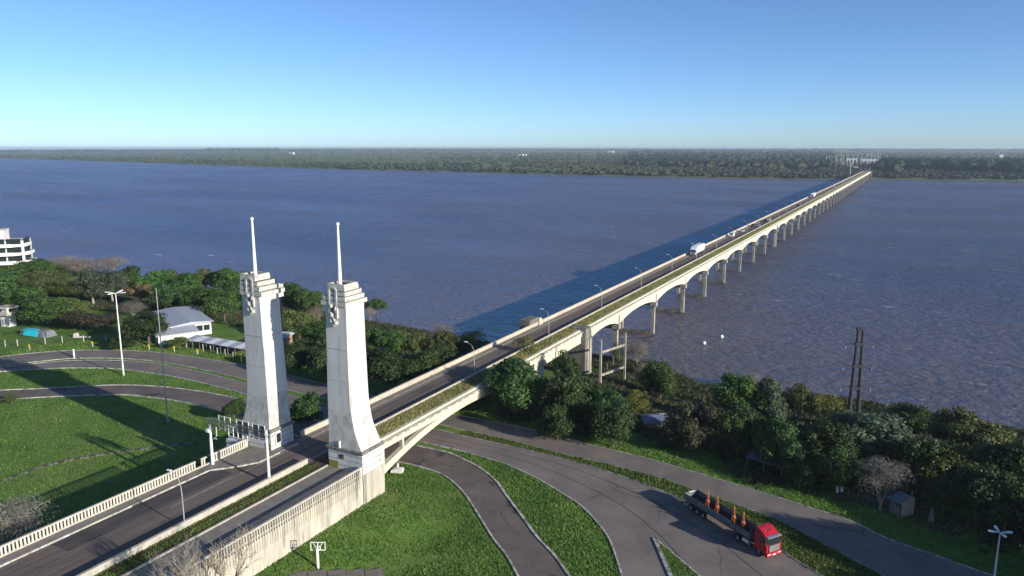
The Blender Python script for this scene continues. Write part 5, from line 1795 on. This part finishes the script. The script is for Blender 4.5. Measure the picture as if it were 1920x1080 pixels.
def inside(P, poly):
    x, y_ = P[:, 0], P[:, 1]
    r = np.zeros(len(P), bool)
    j = len(poly) - 1
    for i in range(len(poly)):
        xi_, yi_ = poly[i]
        xj, yj = poly[j]
        c = ((yi_ > y_) != (yj > y_)) & (x < (xj - xi_) * (y_ - yi_) / (yj - yi_ + 1e-12) + xi_)
        r ^= c
        j = i
    return r


def blades(name, P, z, size, mat, label, cat, spread=0.5, n_per=3):
    """small tufts of upright leaf blades at points P"""
    n = len(P)
    P = np.repeat(P, n_per, 0) + rgn.normal(0, size * 0.35, (n * n_per, 2))
    z = np.repeat(z, n_per)
    s = size * rgn.uniform(0.5, 1.4, n * n_per)
    a = rgn.uniform(0, 6.283, n * n_per)
    w_ = s * 0.30
    tip = rgn.normal(0, spread, (n * n_per, 2)) * s[:, None]
    base = np.stack([P[:, 0], P[:, 1], z - 0.03], -1)
    dxy = np.stack([np.cos(a) * w_, np.sin(a) * w_, np.zeros_like(a)], -1)
    top = base + np.stack([tip[:, 0], tip[:, 1], s * 0.9], -1)
    v = np.stack([base - dxy, base + dxy, top], 1).reshape(-1, 3)
    f = np.arange(3 * n * n_per).reshape(-1, 3)
    big = 0.5 + 0.5 * np.sin(P[:, 0] * 0.55 + 1.3 * np.sin(P[:, 1] * 0.31)) * np.sin(P[:, 1] * 0.47)
    tint = np.clip(0.55 * big + rgn.normal(0.22, 0.22, len(f)), 0, 1)
    o = put(name, fast_mesh(name, v, None, f, tint), mat)
    return tag(o, label, cat, kind='stuff')


def scatter(poly, density):
    poly = np.array(poly)
    lo, hi = poly.min(0), poly.max(0)
    n = int((hi - lo).prod() * density)
    P = rgn.uniform(lo, hi, (n, 2))
    P = P[inside(P, poly)]
    wear = np.sin(P[:, 0] * 0.33 + 2 * np.sin(P[:, 1] * 0.21)) * np.sin(P[:, 1] * 0.29 + 1.7 * np.sin(P[:, 0] * 0.17))
    return P[rgn.random(len(P)) < np.clip(1.15 - 0.9 * np.clip(wear, 0, 1), 0.2, 1)]


def gpoly(pts):
    return [W(x, y_, PZ + 0.3)[:2] for x, y_ in pts]


lawn_r = [(-66.8, 30), (-66.8, 85), (-72, 88)] + [tuple(p + np.array([-0.4, -0.3])) for p in resample(L3N, 120)[68:]] + [(-30, 30)]
P = scatter(lawn_r, 16)
P = P[~((P[:, 0] > -80) & (P[:, 0] < -66.9) & (P[:, 1] < 85.2))]
blades('lawn_grass', P, ground(P[:, 0], P[:, 1]), 0.22, MAT['blade'], 'rough green grass on the lawn below the right tower', 'grass')
A, B = resample(L3F, 200), resample(L2N, 200)
ia = np.where(A[:, 0] > -70)[0]
ibb = np.where(B[:, 0] > -70)[0]
P = scatter([tuple(p) for p in A[ia]] + [tuple(p) for p in B[ibb][::-1]], 22)
blades('island_grass', P, np.full(len(P), PZ), 0.24, MAT['blade'], 'rough green grass on the island between ramp and service road', 'grass')
A, B = resample(L2F, 200), resample(L1N, 200)
ia = np.where(A[:, 0] > -72)[0]
ibb = np.where(B[:, 0] > -72)[0]
P = scatter([tuple(p) for p in A[ia]] + [tuple(p) for p in B[ibb][::-1]], 26)
blades('median_grass', P, np.full(len(P), PZ), 0.30, MAT['blade'], 'rough green grass on the widening median behind the red lorry', 'grass')
P = scatter(isl, 30)
blades('island_grass', P, np.full(len(P), PZ + 0.13), 0.2, MAT['blade'], 'short green grass on the pointed traffic island', 'grass')
A = resample(L3N, 200)
ia = np.where(A[:, 0] < -92)[0]
P = scatter([tuple(p + np.array([0, -0.4])) for p in A[ia]] + [(-90.5, 98), (-90.5, 30), (-200, 30), (-230, 60)], 5)
blades('lawn_grass', P, ground(P[:, 0], P[:, 1]), 0.22, MAT['blade'], 'mown green grass on the large left lawn', 'grass')
A, B = resample(L2N, 200), resample(L3F, 200)
ia = np.where(A[:, 0] < -90)[0]
ibb = np.where(B[:, 0] < -90)[0]
P = scatter([tuple(p) for p in A[ia]] + [tuple(p) for p in B[ibb][::-1]], 6)
blades('verge_grass', P, np.full(len(P), PZ), 0.22, MAT['blade'], 'green grass between the two left roads', 'grass')
A = resample(L1F, 200)
far_edge = [(p[0], p[1] + 0.4) for p in A]
P = scatter(far_edge + [(p[0], p[1] + 16) for p in A[::-1]], 6)
P = P[~((P[:, 0] > -86) & (P[:, 0] < -72) & (P[:, 1] > 150))]
blades('verge_grass', P, ground(P[:, 0], P[:, 1]), 0.28, MAT['blade'], 'long grass along the outer verge of the underpass road', 'grass')

# low scrub under the bank trees
ux = rgn.uniform(-330, 80, 60000)
sh = np.interp(ux, NSX, NSY)
uy = sh - rgn.uniform(1.0, 90, 60000)
oe = np.argsort(L1F[:, 0])
edge = np.interp(ux, L1F[oe, 0], L1F[oe, 1])
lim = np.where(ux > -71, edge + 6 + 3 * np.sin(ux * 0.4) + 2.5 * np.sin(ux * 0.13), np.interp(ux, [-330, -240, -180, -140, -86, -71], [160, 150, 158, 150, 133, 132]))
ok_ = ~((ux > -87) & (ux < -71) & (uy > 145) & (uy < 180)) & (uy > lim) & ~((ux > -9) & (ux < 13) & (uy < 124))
P = np.stack([ux, uy], -1)[ok_]
k1 = rgn.random(len(P)) < 0.72
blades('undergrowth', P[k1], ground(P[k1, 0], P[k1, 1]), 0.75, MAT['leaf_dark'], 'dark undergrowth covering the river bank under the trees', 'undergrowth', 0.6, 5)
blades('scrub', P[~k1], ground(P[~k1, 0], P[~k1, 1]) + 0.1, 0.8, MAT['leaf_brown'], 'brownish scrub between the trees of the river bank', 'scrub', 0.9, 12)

# weeds on the railway strip
yw = 85 + (1640 - 85) * rgn.random(42000) ** 1.9
P = np.stack([rgn.uniform(-76.6, -73.4, len(yw)), yw], -1)
blades('strip_weeds', P, np.full(len(P), DZ + 0.05), 0.55, MAT['weed'], 'yellowish weeds overgrowing the railway strip on the bridge', 'weeds', 0.55, 4)
P = np.stack([rgn.uniform(-76.6, -74.0, 5200), rgn.uniform(20, 79, 5200)], -1)
P = P[np.abs(np.abs(P[:, 0] + 75.0) - 0.8) > 0.14]
blades('strip_grass', P, np.full(len(P), DZ + 0.05), 0.20, MAT['blade'], 'green grass between the rails before the towers', 'grass', 0.5, 3)

# ------------------------------------------------------------------ the woods of the far bank
def far_wood():
    vs, f3, tn = [], [], []
    o = 0
    n_ok = 0
    tries = 0
    r2 = np.random.default_rng(21)
    while n_ok < 11000 and tries < 90000:
        tries += 1
        px = r2.uniform(-40, 1960)
        inv = r2.uniform(1 / 9000.0, 1 / 1500.0)
        d = ray(px, HOR)
        d = d[:2] / np.linalg.norm(d[:2])
        r = 1.0 / inv
        x, y_ = d * r
        t_ = y_ - np.interp(x, FSX, FSY)
        if t_ < 6 or (-95 < x < -62 and t_ < 350):
            continue
        patch = math.sin(x * 0.0042 + 1.1) * math.sin(y_ * 0.0031 + x * 0.0013) + 0.5 * math.sin(x * 0.011 + y_ * 0.009)
        h = r2.uniform(5, 9)
        if t_ < 110:
            dens = 1.0
            if 830 < px < 1140 and t_ > 45:
                dens = 0.15
        elif px > 1120:
            dens = 0.85 if patch > -0.75 else 0.25
            if px > 1660 and 120 < t_ < 900 and patch > -0.6:
                dens, h = 1.0, r2.uniform(13, 27)
            if 1180 < px < 1560 and t_ > 350:
                h = r2.uniform(8, 21) if patch > -0.2 else r2.uniform(5, 10)
            if 1470 < px < 1540 and 160 < t_ < 420:
                dens = 0.08
            if 1560 < px < 1650 and t_ > 420:
                dens *= 0.45
        elif px > 800:
            dens = 0.6 if patch > -0.1 else 0.18
            if 830 < px < 1140 and t_ < 230:
                dens = 0.1
        else:
            dens = 0.35 if patch > 0.7 else 0.05
            if t_ < 300:
                dens = 0.35
            if t_ > 2600:
                dens = 0.6 if patch > 0 else 0.3
        if r2.random() > dens:
            continue
        n_ok += 1
        z = float(far_ground(x, y_))
        rad = h * r2.uniform(0.45, 0.75) * (1 if r < 3000 else 1.5 if r < 5000 else 2.3)
        iv, jf = ICO1 if r < 2300 else ICO0
        for q in range(3 if r < 2300 else 2):
            jit = 1 + r2.normal(0, 0.16, len(iv))
            c = np.array([x + r2.normal(0, rad * 0.5), y_ + r2.normal(0, rad * 0.5), z + h * r2.uniform(0.40, 0.66)])
            vs.append(c + iv * jit[:, None] * np.array([rad * 0.75, rad * 0.75, h * 0.38]))
            f3.append(jf + o)
            o += len(iv)
            tn.append(np.clip(r2.normal(0.30 + 0.28 * patch + 0.3 * (r2.random() - 0.5) + (0.2 if px < 800 else 0) - (0.22 if h > 13 else 0), 0.14, len(jf)), 0, 1))
    # horizon woods
    for k in range(1500):
        px = r2.uniform(-40, 1960)
        d = ray(px, HOR)
        d = d[:2] / np.linalg.norm(d[:2])
        r = r2.uniform(9000, 13500)
        x, y_ = d * r
        z = float(far_ground(x, y_))
        h = r2.uniform(12, 22) + (14 if 390 < px < 520 else 0)
        iv, jf = ICO0
        vs.append(np.array([x, y_, z + h * 0.4]) + iv * np.array([r2.uniform(30, 90), 30, h * 0.6]))
        f3.append(jf + o)
        o += len(iv)
        tn.append(np.clip(r2.normal(0.35, 0.2, len(jf)), 0, 1))
    return fast_mesh('far_wood', np.concatenate(vs), None, np.concatenate(f3), np.concatenate(tn))


tag(put('far_wood', far_wood(), MAT['farleaf']), 'dark green woods covering the far bank of the river', 'woods', kind='stuff')

# ------------------------------------------------------------------ the air
hm, nt, out = _nt('haze_air')
pv = nt.nodes.new('ShaderNodeVolumePrincipled')
pv.inputs['Color'].default_value = (0.72, 0.85, 1.0, 1)
pv.inputs['Density'].default_value = 0.00007
pv.inputs['Anisotropy'].default_value = 0.2
nt.links.new(pv.outputs[0], out.inputs['Volume'])
hz_ = MB().box(-15900, 15200, -900, 21500, -9.0, 66.0).build('haze', hm)
tag(hz_, 'thin blue haze over the river and the far land', 'haze', kind='stuff')
import OpenImageIO as oiio, numpy as np,sys
a=oiio.ImageBuf('/workdir/render_main.png').get_pixels(oiio.UINT8)[:,:,:3].astype(float)
s=a.shape[1]/1920
for n,x,y in [('sky TL',40,20),('sky TC',960,20),('sky TR',1880,20),('sky ML',40,130),('sky MC',960,130),('sky MR',1880,130),('hor L',40,255),('hor C',960,255),('hor R',1880,255),('farbank L',300,290),('farbank R',1300,310),('water farL',300,330),('water L',300,400),('water C',1000,400),('water R',1800,500),('water near',1500,700),('shadow',1080,540),('shadow far',1400,400),('under',1300,560),('lawn R',820,1000),('lawn L',150,800),('tower lit',665,650),('tower front',630,700),('roadB',1130,900),('roadA',930,980),('approach',300,960),('fascia',960,690)]:
    X,Y=int(x*s),int(y*s); print(n,a[max(0,Y-2):Y+3,max(0,X-2):X+3].reshape(-1,3).mean(0).round(0))
